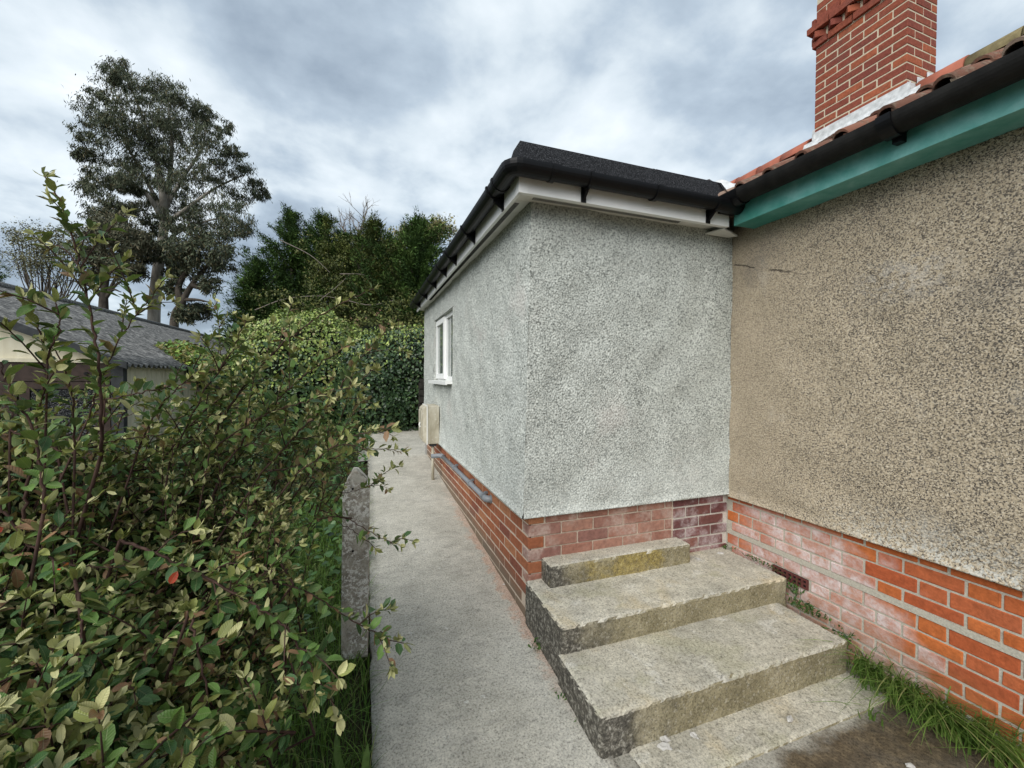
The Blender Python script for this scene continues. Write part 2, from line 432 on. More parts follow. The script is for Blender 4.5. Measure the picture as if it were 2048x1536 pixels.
_c = t.mix(t.math('MULTIPLY', t.step(_y, 1.5, 2.0), 0.6), _c, (0.015, 0.185, 0.135))
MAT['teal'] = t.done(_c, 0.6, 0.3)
t = NT('mineral_felt')
_n = t.noise(150, 3, 0.75)
_c = t.ramp(_n, (0.38, (0.007, 0.0075, 0.0085)), (0.52, (0.018, 0.019, 0.021)), (0.62, (0.07, 0.072, 0.077)), (0.7, (0.14, 0.143, 0.15)))
t.bump(_n, 0.6, 0.003)
MAT['felt'] = t.done(_c, 0.95, 0.1)
t = NT('clay_tile')
_r = t.rnd()
_c = t.ramp(_r, (0.1, (0.17, 0.085, 0.06)), (0.35, (0.33, 0.15, 0.10)), (0.65, (0.24, 0.14, 0.105)), (0.9, (0.30, 0.22, 0.17)))
_l = t.step(t.noise(16, 5, 0.7), 0.48, 0.62)
_c = t.mix(t.math('MULTIPLY', _l, 0.65), _c, t.ramp(t.noise(40, 4), (0.35, (0.05, 0.04, 0.033)), (0.65, (0.27, 0.22, 0.16))))
t.bump(t.noise(80, 4, 0.7), 0.5, 0.005)
MAT['tile'] = t.done(_c, 0.9, 0.2)
t = NT('garden_soil')
_n = t.noise(14, 6, 0.7)
_c = t.ramp(_n, (0.3, (0.03, 0.026, 0.018)), (0.55, (0.065, 0.06, 0.032)), (0.75, (0.06, 0.085, 0.03)))
t.bump(t.noise(60, 5, 0.7), 0.8, 0.02)
MAT['soil'] = t.done(_c, 0.95, 0.1)
t = NT('window_glass')
t.b.inputs['Transmission Weight'].default_value = 0.85
t.b.inputs['IOR'].default_value = 1.5
MAT['glass'] = t.done((0.55, 0.62, 0.58), 0.03, 0.5)
t = NT('stained_meter_box')
_x, _y, _z = t.xyz()
_n = t.noise(9, 5, 0.65, 0.4, vec=t.stretch(1, 1, 0.45))
_c = t.ramp(_n, (0.3, (0.30, 0.265, 0.19)), (0.52, (0.46, 0.42, 0.32)), (0.72, (0.60, 0.57, 0.48)))
_c = t.mix(t.math('MULTIPLY', t.step(t.noise(33, 4), 0.62, 0.68), 0.5), _c, (0.7, 0.69, 0.64))
MAT['meter'] = t.done(_c, 0.7, 0.3)
t = NT('corrugated_sheet')
_n = t.noise(5, 6, 0.7, 0.4)
_m = t.noise(26, 5, 0.7, vec=t.stretch(0.35, 1.6, 1))
_c = t.ramp(_m, (0.32, (0.045, 0.045, 0.045)), (0.48, (0.13, 0.13, 0.125)), (0.58, (0.24, 0.235, 0.22)), (0.70, (0.42, 0.41, 0.38)))
_c = t.mix(t.math('MULTIPLY', t.step(_n, 0.5, 0.7), 0.4), _c, (0.07, 0.068, 0.06))
MAT['corrugated'] = t.done(_c, 0.92, 0.15)
t = NT('cream_paint')
_c = t.ramp(t.noise(6, 5, 0.65, vec=t.stretch(1, 1, 0.25)), (0.3, (0.52, 0.47, 0.34)), (0.55, (0.63, 0.585, 0.44)), (0.75, (0.70, 0.66, 0.53)))
MAT['cream'] = t.done(_c, 0.8, 0.2)
MAT['brown_wood'] = mat_plain('dark_brown_timber', (0.042, 0.027, 0.021), 0.75, 0.35, 14, 0.3, 0.4)
MAT['dark_wood'] = mat_plain('weathered_dark_board', (0.045, 0.048, 0.05), 0.85, 0.3, 12, 0.2, 0.4)
MAT['grey_plank'] = mat_plain('grey_old_plank', (0.032, 0.029, 0.024), 0.9, 0.4, 20, 0.2, 0.5)
MAT['black'] = mat_plain('black_void', (0.012, 0.012, 0.012), 0.8, 0.1, 5, 0.2)
t = NT('obscured_glass')
t.bump(t.voro(55), 1.0, 0.02)
MAT['rippled'] = t.done((0.015, 0.016, 0.017), 0.12, 0.6)
MAT['stone_chip'] = mat_plain('pale_stone', (0.50, 0.485, 0.45), 0.85, 0.15, 40, 0.3, 0.4)
MAT['plaster'] = mat_plain('mortar_splash', (0.58, 0.57, 0.53), 0.95, 0.12, 40, 0.1, 0.5)
MAT['interior'] = mat_plain('interior_wall', (0.30, 0.29, 0.27), 0.9, 0.1, 3, 0.2)


# ------------------------------------------------------------------ mesh helpers
class MB:
    def __init__(s):
        s.v, s.f = [], []

    def add(s, vs, fs):
        o = len(s.v)
        s.v += [tuple(map(float, p)) for p in vs]
        s.f += [tuple(i+o for i in q) for q in fs]
        return s

    def box(s, x0, x1, y0, y1, z0, z1):
        v = [(x0, y0, z0), (x1, y0, z0), (x1, y1, z0), (x0, y1, z0), (x0, y0, z1), (x1, y0, z1), (x1, y1, z1), (x0, y1, z1)]
        return s.add(v, [(0, 3, 2, 1), (4, 5, 6, 7), (0, 1, 5, 4), (1, 2, 6, 5), (2, 3, 7, 6), (3, 0, 4, 7)])

    def hexa(s, p):
        """8 corner points in box order"""
        return s.add(p, [(0, 3, 2, 1), (4, 5, 6, 7), (0, 1, 5, 4), (1, 2, 6, 5), (2, 3, 7, 6), (3, 0, 4, 7)])

    def tube(s, pts, rad, n=7, caps=True):
        pts = [np.asarray(p, float) for p in pts]
        if not hasattr(rad, '__len__'): rad = [rad]*len(pts)
        prev = None
        rings = []
        for i, p in enumerate(pts):
            d = pts[min(i+1, len(pts)-1)]-pts[max(i-1, 0)]
            d = d/(np.linalg.norm(d)+1e-9)
            if prev is None:
                a = np.cross(d, [0, 0, 1.0])
                if np.linalg.norm(a) < 0.1: a = np.cross(d, [1.0, 0, 0])
            else:
                a = prev-d*(prev@d)
            a /= np.linalg.norm(a)+1e-9
            prev = a
            b = np.cross(d, a)
            rings.append([p+rad[i]*(a*math.cos(2*math.pi*k/n)+b*math.sin(2*math.pi*k/n)) for k in range(n)])
        fs = []
        for i in range(len(pts)-1):
            for k in range(n):
                fs.append((i*n+k, i*n+(k+1) % n, (i+1)*n+(k+1) % n, (i+1)*n+k))
        if caps:
            fs.append(tuple(range(n-1, -1, -1)))
            fs.append(tuple((len(pts)-1)*n+k for k in range(n)))
        return s.add([q for r in rings for q in r], fs)

    def build(s, name, mat, parent=None, smooth=False, bevel=0.0, kind=None):
        me = bpy.data.meshes.new(name)
        me.from_pydata(s.v, [], s.f)
        return link(name, me, mat, parent, smooth, bevel, kind)


def link(name, me, mat, parent=None, smooth=False, bevel=0.0, kind=None):
    if mat is not None and not me.materials:
        me.materials.append(mat)
    if bevel:
        bm = bmesh.new(); bm.from_mesh(me)
        bmesh.ops.bevel(bm, geom=bm.edges[:], offset=bevel, segments=1, affect='EDGES', clamp_overlap=True)
        bm.to_mesh(me); bm.free()
    if smooth:
        me.polygons.foreach_set('use_smooth', [True]*len(me.polygons))
    o = bpy.data.objects.new(name, me)
    col.objects.link(o)
    if parent is not None:
        o.parent = parent
        o.matrix_parent_inverse = Matrix.Translation(parent.location).inverted() if parent.parent is None else (Matrix.Translation(parent['_w']).inverted() if '_w' in parent else Matrix.Identity(4))
    if kind: o['kind'] = kind
    return o


def thing(name, label, cat, loc=(0, 0, 0), group=None):
    o = bpy.data.objects.new(name, None)
    o.empty_display_size = 0.1
    o.location = loc
    col.objects.link(o)
    o['label'] = label; o['category'] = cat
    if group: o['group'] = group
    return o


def tag(o, label, cat, group=None):
    o['label'] = label; o['category'] = cat
    if group: o['group'] = group
    return o


def sub(name, mesh, parent, loc, rotz=0.0, scale=None, rot=None):
    """child object from shared mesh data, placed in world coordinates under an identity-rotation parent chain"""
    o = bpy.data.objects.new(name, mesh)
    col.objects.link(o)
    o.parent = parent
    base = Vector((0, 0, 0))
    p = parent
    while p is not None:
        base += p.location if p.parent is None else Vector((0, 0, 0))
        p = p.parent
    o.location = Vector(loc)-base
    o.rotation_euler = rot if rot is not None else (0, 0, rotz)
    if scale: o.scale = scale
    return o


def part(mb_or_me, name, mat, parent, **kw):
    """mesh in world coordinates as a child (at any level) of a thing whose root Empty only translates"""
    o = mb_or_me.build(name, mat, None, **kw)
    root = parent
    while root.parent is not None: root = root.parent
    o.parent = parent
    o.location = Vector((0, 0, 0))-Vector(root.location) if parent.parent is None and parent.type == 'EMPTY' else Vector((0, 0, 0))
    if parent.type != 'EMPTY':
        # parent part sits at -root.location relative to the root, so the child shares its frame
        o.location = Vector((0, 0, 0))
    return o


def grid_mesh(P, close=False, smooth=True):
    """P: (n, m, 3) array of points -> mesh"""
    n, m = P.shape[:2]
    me = bpy.data.meshes.new('grid')
    idx = np.arange(n*m).reshape(n, m)
    q = np.stack([idx[:-1, :-1], idx[1:, :-1], idx[1:, 1:], idx[:-1, 1:]], -1).reshape(-1, 4)
    return fast_mesh('grid', P.reshape(-1, 3), q, smooth)


def fast_mesh(name, V, F, smooth=False, attrs=None):
    V = np.ascontiguousarray(V, dtype=np.float32); F = np.ascontiguousarray(F, dtype=np.int32)
    me = bpy.data.meshes.new(name)
    me.vertices.add(len(V)); me.vertices.foreach_set('co', V.ravel())
    k = F.shape[1]
    me.loops.add(F.size); me.loops.foreach_set('vertex_index', F.ravel())
    me.polygons.add(len(F))
    me.polygons.foreach_set('loop_start', np.arange(0, F.size, k, dtype=np.int32))
    me.polygons.foreach_set('loop_total', np.full(len(F), k, dtype=np.int32))
    if smooth: me.polygons.foreach_set('use_smooth', np.ones(len(F), dtype=bool))
    for nm, typ, arr in (attrs or []):
        a = me.attributes.new(nm, typ, 'POINT')
        a.data.foreach_set('color' if typ == 'FLOAT_COLOR' else 'vector', np.ascontiguousarray(arr, dtype=np.float32).ravel())
    me.update(calc_edges=True)
    return me


def band_noise(n, m, cell, lam_lo, lam_hi, seed):
    """band-limited gaussian field, unit variance; cell size and wavelengths in metres"""
    r = np.random.default_rng(seed)
    w = r.standard_normal((n, m))
    fx = np.fft.fftfreq(n, cell)[:, None]; fy = np.fft.rfftfreq(m, cell)[None, :]
    f = np.sqrt(fx**2+fy**2)
    lo, hi = 1/lam_hi, 1/lam_lo
    g = np.exp(-((f-(lo+hi)/2)/((hi-lo)/2))**2)
    k = np.fft.irfft2(np.fft.rfft2(w)*g, s=(n, m))
    return k/k.std()


# leaves ----------------------------------------------------------
TPL_FULL_V = np.array([[0, 0], [.22, -.78], [.22, 0], [.22, .78], [.52, -1], [.52, 0], [.52, 1], [.81, -.74], [.81, 0], [.81, .74], [1, 0]], float)
TPL_FULL_F = [(0, 1, 2), (0, 2, 3), (1, 4, 5), (1, 5, 2), (2, 5, 6), (2, 6, 3), (4, 7, 8), (4, 8, 5), (5, 8, 9), (5, 9, 6), (7, 10, 8), (8, 10, 9)]
TPL_HEX_V = np.array([[0, 0], [.25, -.82], [.66, -.95], [1, 0], [.66, .95], [.25, .82], [.48, 0]], float)
TPL_HEX_F = [(6, 0, 1), (6, 1, 2), (6, 2, 3), (6, 3, 4), (6, 4, 5), (6, 5, 0)]
TPL_DIA_V = np.array([[0, 0], [.45, -1], [1, 0], [.45, 1]], float)
TPL_DIA_F = [(0, 1, 2), (0, 2, 3)]
TPL_IVY_V = np.array([[0, 0], [.15, -1], [.55, -.75], [1, 0], [.55, .75], [.15, 1]], float)
TPL_IVY_F = [(0, 1, 2), (0, 2, 3), (0, 3, 4), (0, 4, 5)]


def norm(a):
    return a/(np.linalg.norm(a, axis=-1, keepdims=True)+1e-9)


def leaf_mesh(name, P, A, Nn, L, W, tint, tpl=(TPL_DIA_V, TPL_DIA_F), fold=0.25, curl=0.12):
    P, A, Nn = map(lambda q: np.asarray(q, float), (P, A, Nn))
    n = len(P)
    L = np.broadcast_to(np.asarray(L, float), (n,)); W = np.broadcast_to(np.asarray(W, float), (n,))
    A = norm(A); S = norm(np.cross(Nn, A)); Nn = np.cross(A, S)
    tv, tf = tpl
    u, v = tv[:, 0], tv[:, 1]
    fo = np.broadcast_to(np.asarray(fold, float), (n,)); cu_ = np.broadcast_to(np.asarray(curl, float), (n,))
    V = (P[:, None] + A[:, None]*(u[None, :, None]*L[:, None, None]) + S[:, None]*(v[None, :, None]*W[:, None, None]*0.5)
         + Nn[:, None]*((np.abs(v)[None]*fo[:, None]*W[:, None]*0.5 - cu_[:, None]*(u**2)[None]*L[:, None])[..., None]))
    F = (np.array(tf)[None]+(np.arange(n)*len(tv))[:, None, None]).reshape(-1, 3)
    T = np.ones((n, len(tv), 4)); T[..., :3] = np.asarray(tint)[:, None, :]
    UV = np.zeros((n, len(tv), 3)); UV[..., 0] = u; UV[..., 1] = v; UV[..., 2] = rng.random(n)[:, None]
    return fast_mesh(name, V.reshape(-1, 3), F, True, [('tint', 'FLOAT_COLOR', T.reshape(-1, 4)), ('leafuv', 'FLOAT_VECTOR', UV.reshape(-1, 3))])


def rdir(n):
    return norm(rng.standard_normal((n, 3)))


def pick_tint(n, cols, wts, jit=0.18):
    cols = np.array(cols)
    i = rng.choice(len(cols), n, p=np.array(wts)/sum(wts))
    return np.clip(cols[i]*(1+jit*rng.standard_normal((n, 1))), 0.003, 1)


def smooth_path(pts, n=14):
    """Catmull-Rom through points"""
    P = [np.asarray(p, float) for p in pts]
    P = [2*P[0]-P[1]]+P+[2*P[-1]-P[-2]]
    out = []
    seg = len(P)-3
    for i in range(seg):
        for k in range(n):
            t_ = k/n
            a, b, c, d = P[i:i+4]
            out.append(0.5*((2*b)+(-a+c)*t_+(2*a-5*b+4*c-d)*t_**2+(-a+3*b-3*c+d)*t_**3))
    out.append(P[-2])
    return np.array(out)


def structure(o):
    o['kind'] = 'structure'
    return o


# ------------------------------------------------------------------ ground, path, patio
def pz(y):
    return max(0.0, 0.068*(min(y, 8.5)-1.3))


def gz(x, y):
    return pz(y)-0.035


xs = np.concatenate([-np.geomspace(400, 4, 14), np.linspace(-3.6, 6, 33), np.geomspace(8, 400, 12)])
ys = np.concatenate([-np.geomspace(200, 3, 10), np.linspace(-2.6, 14, 60), np.geomspace(16, 600, 14)])
G = np.zeros((len(xs), len(ys), 3))
for i, x in enumerate(xs):
    for j, y in enumerate(ys):
        G[i, j] = (x, y, gz(x, y)-0.05+0.02*mnoise.noise((x*2, y*2, 0)))
structure(link('ground', grid_mesh(G), MAT['soil']))

py = np.linspace(-2.2, 6.35, 260); pxs = np.linspace(0.02, 0.945, 30)
G = np.zeros((len(pxs)+2, len(py), 3))
for j, y in enumerate(py):
    for i, x in enumerate(pxs):
        e = 0.012*mnoise.noise((0, y*9, 3)) + 0.006*mnoise.noise((0, y*40, 3)) if i == 0 else 0
        G[i+1, j] = (x+e, y, pz(y)+0.005*mnoise.noise((x*4, y*4, 1))+0.0018*mnoise.noise((x*22, y*22, 5)))
    G[0, j] = G[1, j]+np.array([0.004, 0, -0.11]); G[1, j, 2] -= 0.004
    G[-1, j] = G[-2, j]+np.array([0.0, 0, -0.1])
structure(link('path', grid_mesh(G), MAT['path']))
# far slab beyond the end wall
py = np.linspace(6.25, 9.6, 40); pxs = np.linspace(-0.12, 3.2, 40)
G = np.zeros((len(pxs), len(py), 3))
for j, y in enumerate(py):
    for i, x in enumerate(pxs):
        G[i, j] = (x, y, pz(y)-0.014+0.006*mnoise.noise((x*3, y*3, 1)))
structure(link('back_yard_paving', grid_mesh(G), MAT['path']))
px_ = np.linspace(0.95, 2.52, 60); py = np.linspace(-2.2, 1.5, 120)
G = np.zeros((len(px_), len(py), 3))
for i, x in enumerate(px_):
    for j, y in enumerate(py):
        G[i, j] = (x, y, -0.004+0.006*mnoise.noise((x*4, y*4, 9))+0.002*mnoise.noise((x*24, y*24, 5)))
structure(link('patio', grid_mesh(G), MAT['patio']))

# ------------------------------------------------------------------ extension
EX, EY = 0.885, 2.24            # corner of the render
TILT = 0.0095                   # the long wall is not quite square to the front
YF = 6.45
RB, RT = 0.712, 2.605           # bottom and top of the render
ext = thing('extension_building', 'pale grey roughcast single-storey extension with flat felt roof and white fascia', 'building', (EX, EY, 0))


def Lw(y, out, z):              # long (left) wall frame: out is towards -x
    return (EX-TILT*(y-EY)-out, y, z)


def rough_panel(corners, nu, nv, normal, cell, amp, seed, lip, hole=None, lam=(0.013, 0.028), mat=None, und=0.004):
    """bilinear panel p00,p10,p01,p11 (u along the wall, v up), roughened along its normal, with a bell-cast lip below"""
    p00, p10, p01, p11 = [np.array(c, float) for c in corners]
    u = np.linspace(0, 1, nu)[:, None, None]; v = np.linspace(0, 1, nv)[None, :, None]
    P = (p00*(1-u)+p10*u)*(1-v)+(p01*(1-u)+p11*u)*v
    h = band_noise(nu, nv, cell, lam[0], lam[1], seed)
    h = np.tanh(h*1.1)+0.3*band_noise(nu, nv, cell, 0.011, 0.016, seed+9)
    big = band_noise(nu, nv, cell, 0.25, 0.7, seed+1)
    vz = np.abs(p01[2]-p00[2])*v[..., 0]
    bell = lip*np.clip(1-vz/0.055, 0, 1)**1.6
    fade = np.ones((nu, nv)); fade[0] = fade[-1] = 0.35
    d = (amp*h*fade+und*big*fade)*np.clip(vz/0.01, 0.15, 1)+bell
    nn = np.array(normal, float)
    P = P+nn*d[..., None]
    # underside of the lip, ragged
    low = P[:, 0].copy(); back = low-nn*0.05
    P2 = np.concatenate([back[:, None], P], 1)
    me_idx = np.arange(nu*(nv+1)).reshape(nu, nv+1)
    q = np.stack([me_idx[:-1, :-1], me_idx[1:, :-1], me_idx[1:, 1:], me_idx[:-1, 1:]], -1)
    keep = np.ones(q.shape[:2], bool)
    if hole is not None:
        u0, u1, v0, v1 = hole
        cuu = (np.arange(nu-1)+0.5)/(nu-1); cv = (np.arange(nv)-0.5)/(nv-1)
        keep &= ~((cuu[:, None] > u0) & (cuu[:, None] < u1) & (cv[None] > v0) & (cv[None] < v1))
    return P2.reshape(-1, 3), q[keep]


WY0, WY1, WZ0, WZ1 = 4.33, 5.50, 1.50, 2.292     # window opening
# bottom of the corner stands a little further out than the top
c_b, c_t = (EX-0.012, EY, RB), (EX+0.026, EY, RT)
V1, F1 = rough_panel([c_b, (2.475, EY, RB+0.004), c_t, (2.478, EY, RT)], 270, 316, (0, -1, 0), 0.006, 0.0036, 3, 0.012, lam=(0.012, 0.021))
hl = ((WY0-EY)/(YF-EY), (WY1-EY)/(YF-EY), (WZ0-RB)/(RT-RB), (WZ1-RB)/(RT-RB))
V2, F2 = rough_panel([Lw(YF, 0, RB), c_b, Lw(YF, 0, RT), c_t], 560, 250, (-1, 0, 0), 0.0075, 0.0036, 11, 0.012, hole=(1-hl[1], 1-hl[0], hl[2], hl[3]), lam=(0.016, 0.03))
me = fast_mesh('render_coat', np.concatenate([V1, V2]), np.concatenate([F1, F2+len(V1)]), True)
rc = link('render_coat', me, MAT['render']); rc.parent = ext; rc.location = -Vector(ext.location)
# masonry behind the coat, in pieces around the window opening
m = MB()


def wallpiece(y0, y1, z0, z1):
    a, b = 0.004, -0.11
    m.hexa([Lw(y0, -0.055, z0), Lw(y0, -0.13, z0), Lw(y1, -0.13, z0), Lw(y1, -0.055, z0), Lw(y0, -0.055, z1), Lw(y0, -0.13, z1), Lw(y1, -0.13, z1), Lw(y1, -0.055, z1)])


wallpiece(EY+0.12, WY0, RB+0.02, RT+0.1); wallpiece(WY1, YF, RB+0.02, RT+0.1)
wallpiece(WY0, WY1, RB+0.02, WZ0); wallpiece(WY0, WY1, WZ1, RT+0.1)
m.box(EX+0.07, 2.47, EY+0.03, EY+0.12, RB+0.02, RT+0.1)
m.box(EX-0.02, 2.47, YF-0.1, YF, 0.2, RT+0.1)
m.box(EX+0.1, 2.47, EY+0.12, YF-0.1, RB-0.1, RB)
part(m, 'inner_wall', MAT['interior'], ext)

# plinth -----------------------------------------------------------
PF = EY+0.032                    # front face of the brick plinth
PX = EX+0.036                    # side face
m = MB()
m.hexa([(PX+0.0016, PF+0.02, -0.1), (PX+0.10, PF+0.02, -0.1), (PX+0.06, YF-0.01, -0.1), (PX-TILT*4.2+0.0016, YF-0.01, -0.1),
        (PX+0.0016, PF+0.02, RB+0.02), (PX+0.10, PF+0.02, RB+0.02), (PX+0.06, YF-0.01, RB+0.02), (PX-TILT*4.2+0.0016, YF-0.01, RB+0.02)])
m.box(PX+0.02, 2.0, PF+0.007, PF+0.1, 0.0, RB+0.02)
plinth = part(m, 'brick_plinth', MAT['mortar_side'], ext)
m = MB(); m.box(2.0, 2.486, PF+0.005, PF+0.1, 0.0, RB+0.02)
part(m, 'white_jointed_mortar', MAT['mortar_white'], ext)


def brick_mesh(name, l, h, d, mat, jit=0.0014, bev=0.003):
    bm = bmesh.new()
    bmesh.ops.create_cube(bm, size=1.0)
    for v in bm.verts:
        v.co = Vector((v.co.x*l, v.co.y*d, v.co.z*h))
    bmesh.ops.bevel(bm, geom=bm.edges[:], offset=bev, segments=1, affect='EDGES')
    for v in bm.verts:
        v.co += Vector([random.uniform(-jit, jit) for _ in range(3)])
    me = bpy.data.meshes.new(name); bm.to_mesh(me); bm.free()
    me.materials.append(mat)
    return me


_bcache = {}


def brick(parent, loc, l, h, d, rotz, mk):
    """loc: centre of the brick"""
    key = (round(l, 3), round(h, 3), round(d, 3), mk)
    if key not in _bcache:
        _bcache[key] = [brick_mesh('brick', l, h, d, MAT[mk]) for _ in range(3)]
    o = bpy.data.objects.new('brick', random.choice(_bcache[key]))
    col.objects.link(o)
    o.parent = parent
    root = parent
    off = Vector((0, 0, 0))
    while root is not None:
        off += Vector(root.location); root = root.parent
    o.location = Vector(loc)-off+Vector([random.uniform(-0.0008, 0.0008) for _ in range(3)])
    o.rotation_euler = (random.uniform(-0.006, 0.006), random.uniform(-0.006, 0.006), rotz+random.uniform(-0.004, 0.004))
    return o


def run_bricks(a, b, first, full, joint=0.010, minl=0.03):
    """intervals between a and b with full-length bricks; the first has its own length"""
    out, p, l = [], a, first
    while p < b-minl:
        q = min(p+l, b)
        out.append((p, q)); p = q+joint; l = full
    return out


rotL = -math.pi/2+TILT
for k in range(9):
    zt_ = RB+0.012-0.075*k; zc = zt_-0.0325
    even = k % 2 == 0
    for (a, b) in run_bricks(PF if even else PF+0.1125, YF-0.01, 0.215 if even else 0.215, 0.215):
        mid = (a+b)/2
        if zt_ < pz(mid)-0.005: continue
        brick(plinth, (PX-TILT*(mid-EY)+0.05, mid, zc), b-a, 0.065, 0.1, rotL, 'brick_side')
    if zt_ < 0.3: continue
    for (a, b) in run_bricks(PX+0.1125 if even else PX, 1.985, 0.215 if even else 0.215, 0.215):
        brick(plinth, ((a+b)/2, PF+0.05, zc), b-a, 0.065, 0.1, 0, 'brick_front')
    for (a, b) in run_bricks(2.0, 2.478, 0.215 if even else 0.10, 0.215):
        brick(plinth, ((a+b)/2, PF+0.048, zc-0.006), b-a, 0.063, 0.1, 0, 'brick_purple')

# eaves: fascia, soffit, gutter, felt roof -------------------------
FO = 0.105                       # overhang on the long side
FF = 0.15                        # overhang at the front
FZ0, FZ1 = 2.55, 2.70
xe = 2.262
m = MB()
m.box(EX-FO, xe, EY-FF, EY-FF+0.018, FZ0, FZ1)
m.box(EX-FO+0.0, xe, EY-FF+0.018, EY-FF+0.03, FZ0, FZ0+0.012)
part(m, 'front_fascia', MAT['upvc'], ext)
m = MB()
a0 = EY-FF+0.0195
m.hexa([(EX-FO, a0, FZ0), (EX-FO+0.018, a0, FZ0), Lw(YF+0.08, FO-0.018, FZ0), Lw(YF+0.08, FO, FZ0), (EX-FO, a0, FZ1), (EX-FO+0.018, a0, FZ1), Lw(YF+0.08, FO-0.018, FZ1), Lw(YF+0.08, FO, FZ1)])
part(m, 'side_fascia', MAT['upvc'], ext)
m = MB()                          # jointing cap on the fascia corner
m.box(EX-FO-0.004, EX-FO+0.05, EY-FF-0.004, EY-FF, FZ0-0.003, FZ1-0.02)
m.box(EX-FO-0.004, EX-FO, EY-FF, EY-FF+0.05, FZ0-0.003, FZ1-0.02)
part(m, 'fascia_corner_cap', MAT['upvc'], ext)
m = MB()
SZ = FZ0+0.028
m.box(EX-FO+0.02, 2.30, EY-FF+0.035, EY+0.01, SZ, SZ+0.01)
m.hexa([(EX-FO+0.02, EY+0.012, SZ), (EX+0.02, EY+0.012, SZ), Lw(YF+0.06, -0.02, SZ), Lw(YF+0.06, FO-0.02, SZ), (EX-FO+0.02, EY+0.012, SZ+0.01), (EX+0.02, EY+0.012, SZ+0.01), Lw(YF+0.06, -0.02, SZ+0.01), Lw(YF+0.06, FO-0.02, SZ+0.01)])
m.hexa([(2.24, EY-FF+0.02, FZ0-0.012), (2.44, EY-0.06, FZ0-0.012), (2.40, EY-0.012, FZ0-0.012), (2.20, EY-0.012, FZ0-0.012), (2.24, EY-FF+0.02, FZ0-0.002), (2.44, EY-0.06, FZ0-0.002), (2.40, EY-0.012, FZ0-0.002), (2.20, EY-0.012, FZ0-0.002)])
part(m, 'soffit', MAT['upvc_dull'], ext)
# slots of the ventilated soffit strip
m = MB()
x = EX+0.02
while x < 1.95:
    m.box(x, x+0.006, EY-0.055, EY-0.025, SZ-0.0015, SZ+0.004); x += 0.0125
part(m, 'soffit_vent', MAT['black'], ext, kind='stuff')
m = MB()
y = EY+0.05
while y < 5.6:
    px0 = EX-TILT*(y-EY)-0.06
    m.box(px0, px0+0.03, y, y+0.006, SZ-0.0015, SZ+0.004); y += 0.0125
part(m, 'soffit_vent', MAT['black'], ext, kind='stuff')
for x in (1.22, 1.62, 2.02):
    for dz in (0.035, 0.07):
        m = MB(); m.tube([(x, EY-FF-0.003, FZ0+dz), (x, EY-FF+0.002, FZ0+dz)], 0.005, 8)
        part(m, 'fixing_nail', MAT['upvc'], ext)


def gutter_profile(r, th=0.004, n=12):
    """half-round open at the top: list of (across, up) points around the shell"""
    o = [(r*math.cos(math.pi+math.pi*k/n), r*math.sin(math.pi+math.pi*k/n)) for k in range(n+1)]
    o = [(o[0][0], 0.012)]+o+[(o[-1][0], 0.012)]
    i = [(x*(r-th)/r, y*(r-th)/r if y < 0 else y) for x, y in reversed(o)]
    return o+i


def sweep(mb, prof, pts):
    """sweep a closed profile (across, up) along a horizontal polyline with mitred corners"""
    pts = [np.asarray(p, float) for p in pts]
    n = len(prof)
    V, Fs = [], []
    for i, p in enumerate(pts):
        if i == 0: d = pts[1]-p
        elif i == len(pts)-1: d = p-pts[i-1]
        else:
            d1 = pts[i]-pts[i-1]; d2 = pts[i+1]-pts[i]
            d = d1/np.linalg.norm(d1)+d2/np.linalg.norm(d2)
        d[2] = 0; d /= np.linalg.norm(d)
        s = np.array([d[1], -d[0], 0])
        k = 1.0
        if 0 < i < len(pts)-1:
            d1 = pts[i]-pts[i-1]; d1[2] = 0; d1 /= np.linalg.norm(d1)
            k = 1/max(0.5, d@d1)
        V += [p+s*a*k+np.array([0, 0, b]) for a, b in prof]
    for i in range(len(pts)-1):
        for k in range(n):
            Fs.append((i*n+k, i*n+(k+1) % n, (i+1)*n+(k+1) % n, (i+1)*n+k))
    Fs.append(tuple(range(n))[::-1]); Fs.append(tuple((len(pts)-1)*n+k for k in range(n)))
    return mb.add(V, Fs)


GR = 0.050
gz_ = 2.663
gxc = EX-FO-GR-0.006; gyc = EY-FF-GR-0.006
arc = [(gxc+0.04-0.04*math.cos(a), gyc+0.04-0.04*math.sin(a), gz_) for a in np.linspace(0, math.pi/2, 5)]
endL = (gxc-TILT*(YF-EY), YF+0.12, gz_-0.012)
prof = gutter_profile(GR)
m = MB(); sweep(m, prof, [endL, (gxc, gyc+0.20, gz_)])
gut = part(m, 'side_gutter', MAT['black_pvc'], ext)
m = MB(); sweep(m, prof, [(gxc+0.20, gyc, gz_), (xe+0.02, gyc, gz_)])
part(m, 'front_gutter', MAT['black_pvc'], ext)
m = MB(); sweep(m, gutter_profile(GR+0.004, 0.006), [(gxc, gyc+0.22, gz_)]+arc+[(gxc+0.22, gyc, gz_)])
part(m, 'gutter_corner', MAT['black_pvc'], ext, smooth=False)


def gutter_band(p, d, w, r):
    m = MB(); d = np.array(d, float)
    sweep(m, gutter_profile(r+0.008, 0.008), [np.array(p)-d*w/2, np.array(p)+d*w/2])
    return m


for p, d in (((gxc, gyc+0.22, gz_), (0, 1, 0)), ((gxc+0.22, gyc, gz_), (1, 0, 0)), ((1.62, gyc, gz_), (1, 0, 0))):
    part(gutter_band(p, d, 0.028, GR), 'gutter_union', MAT['black_pvc'], ext)


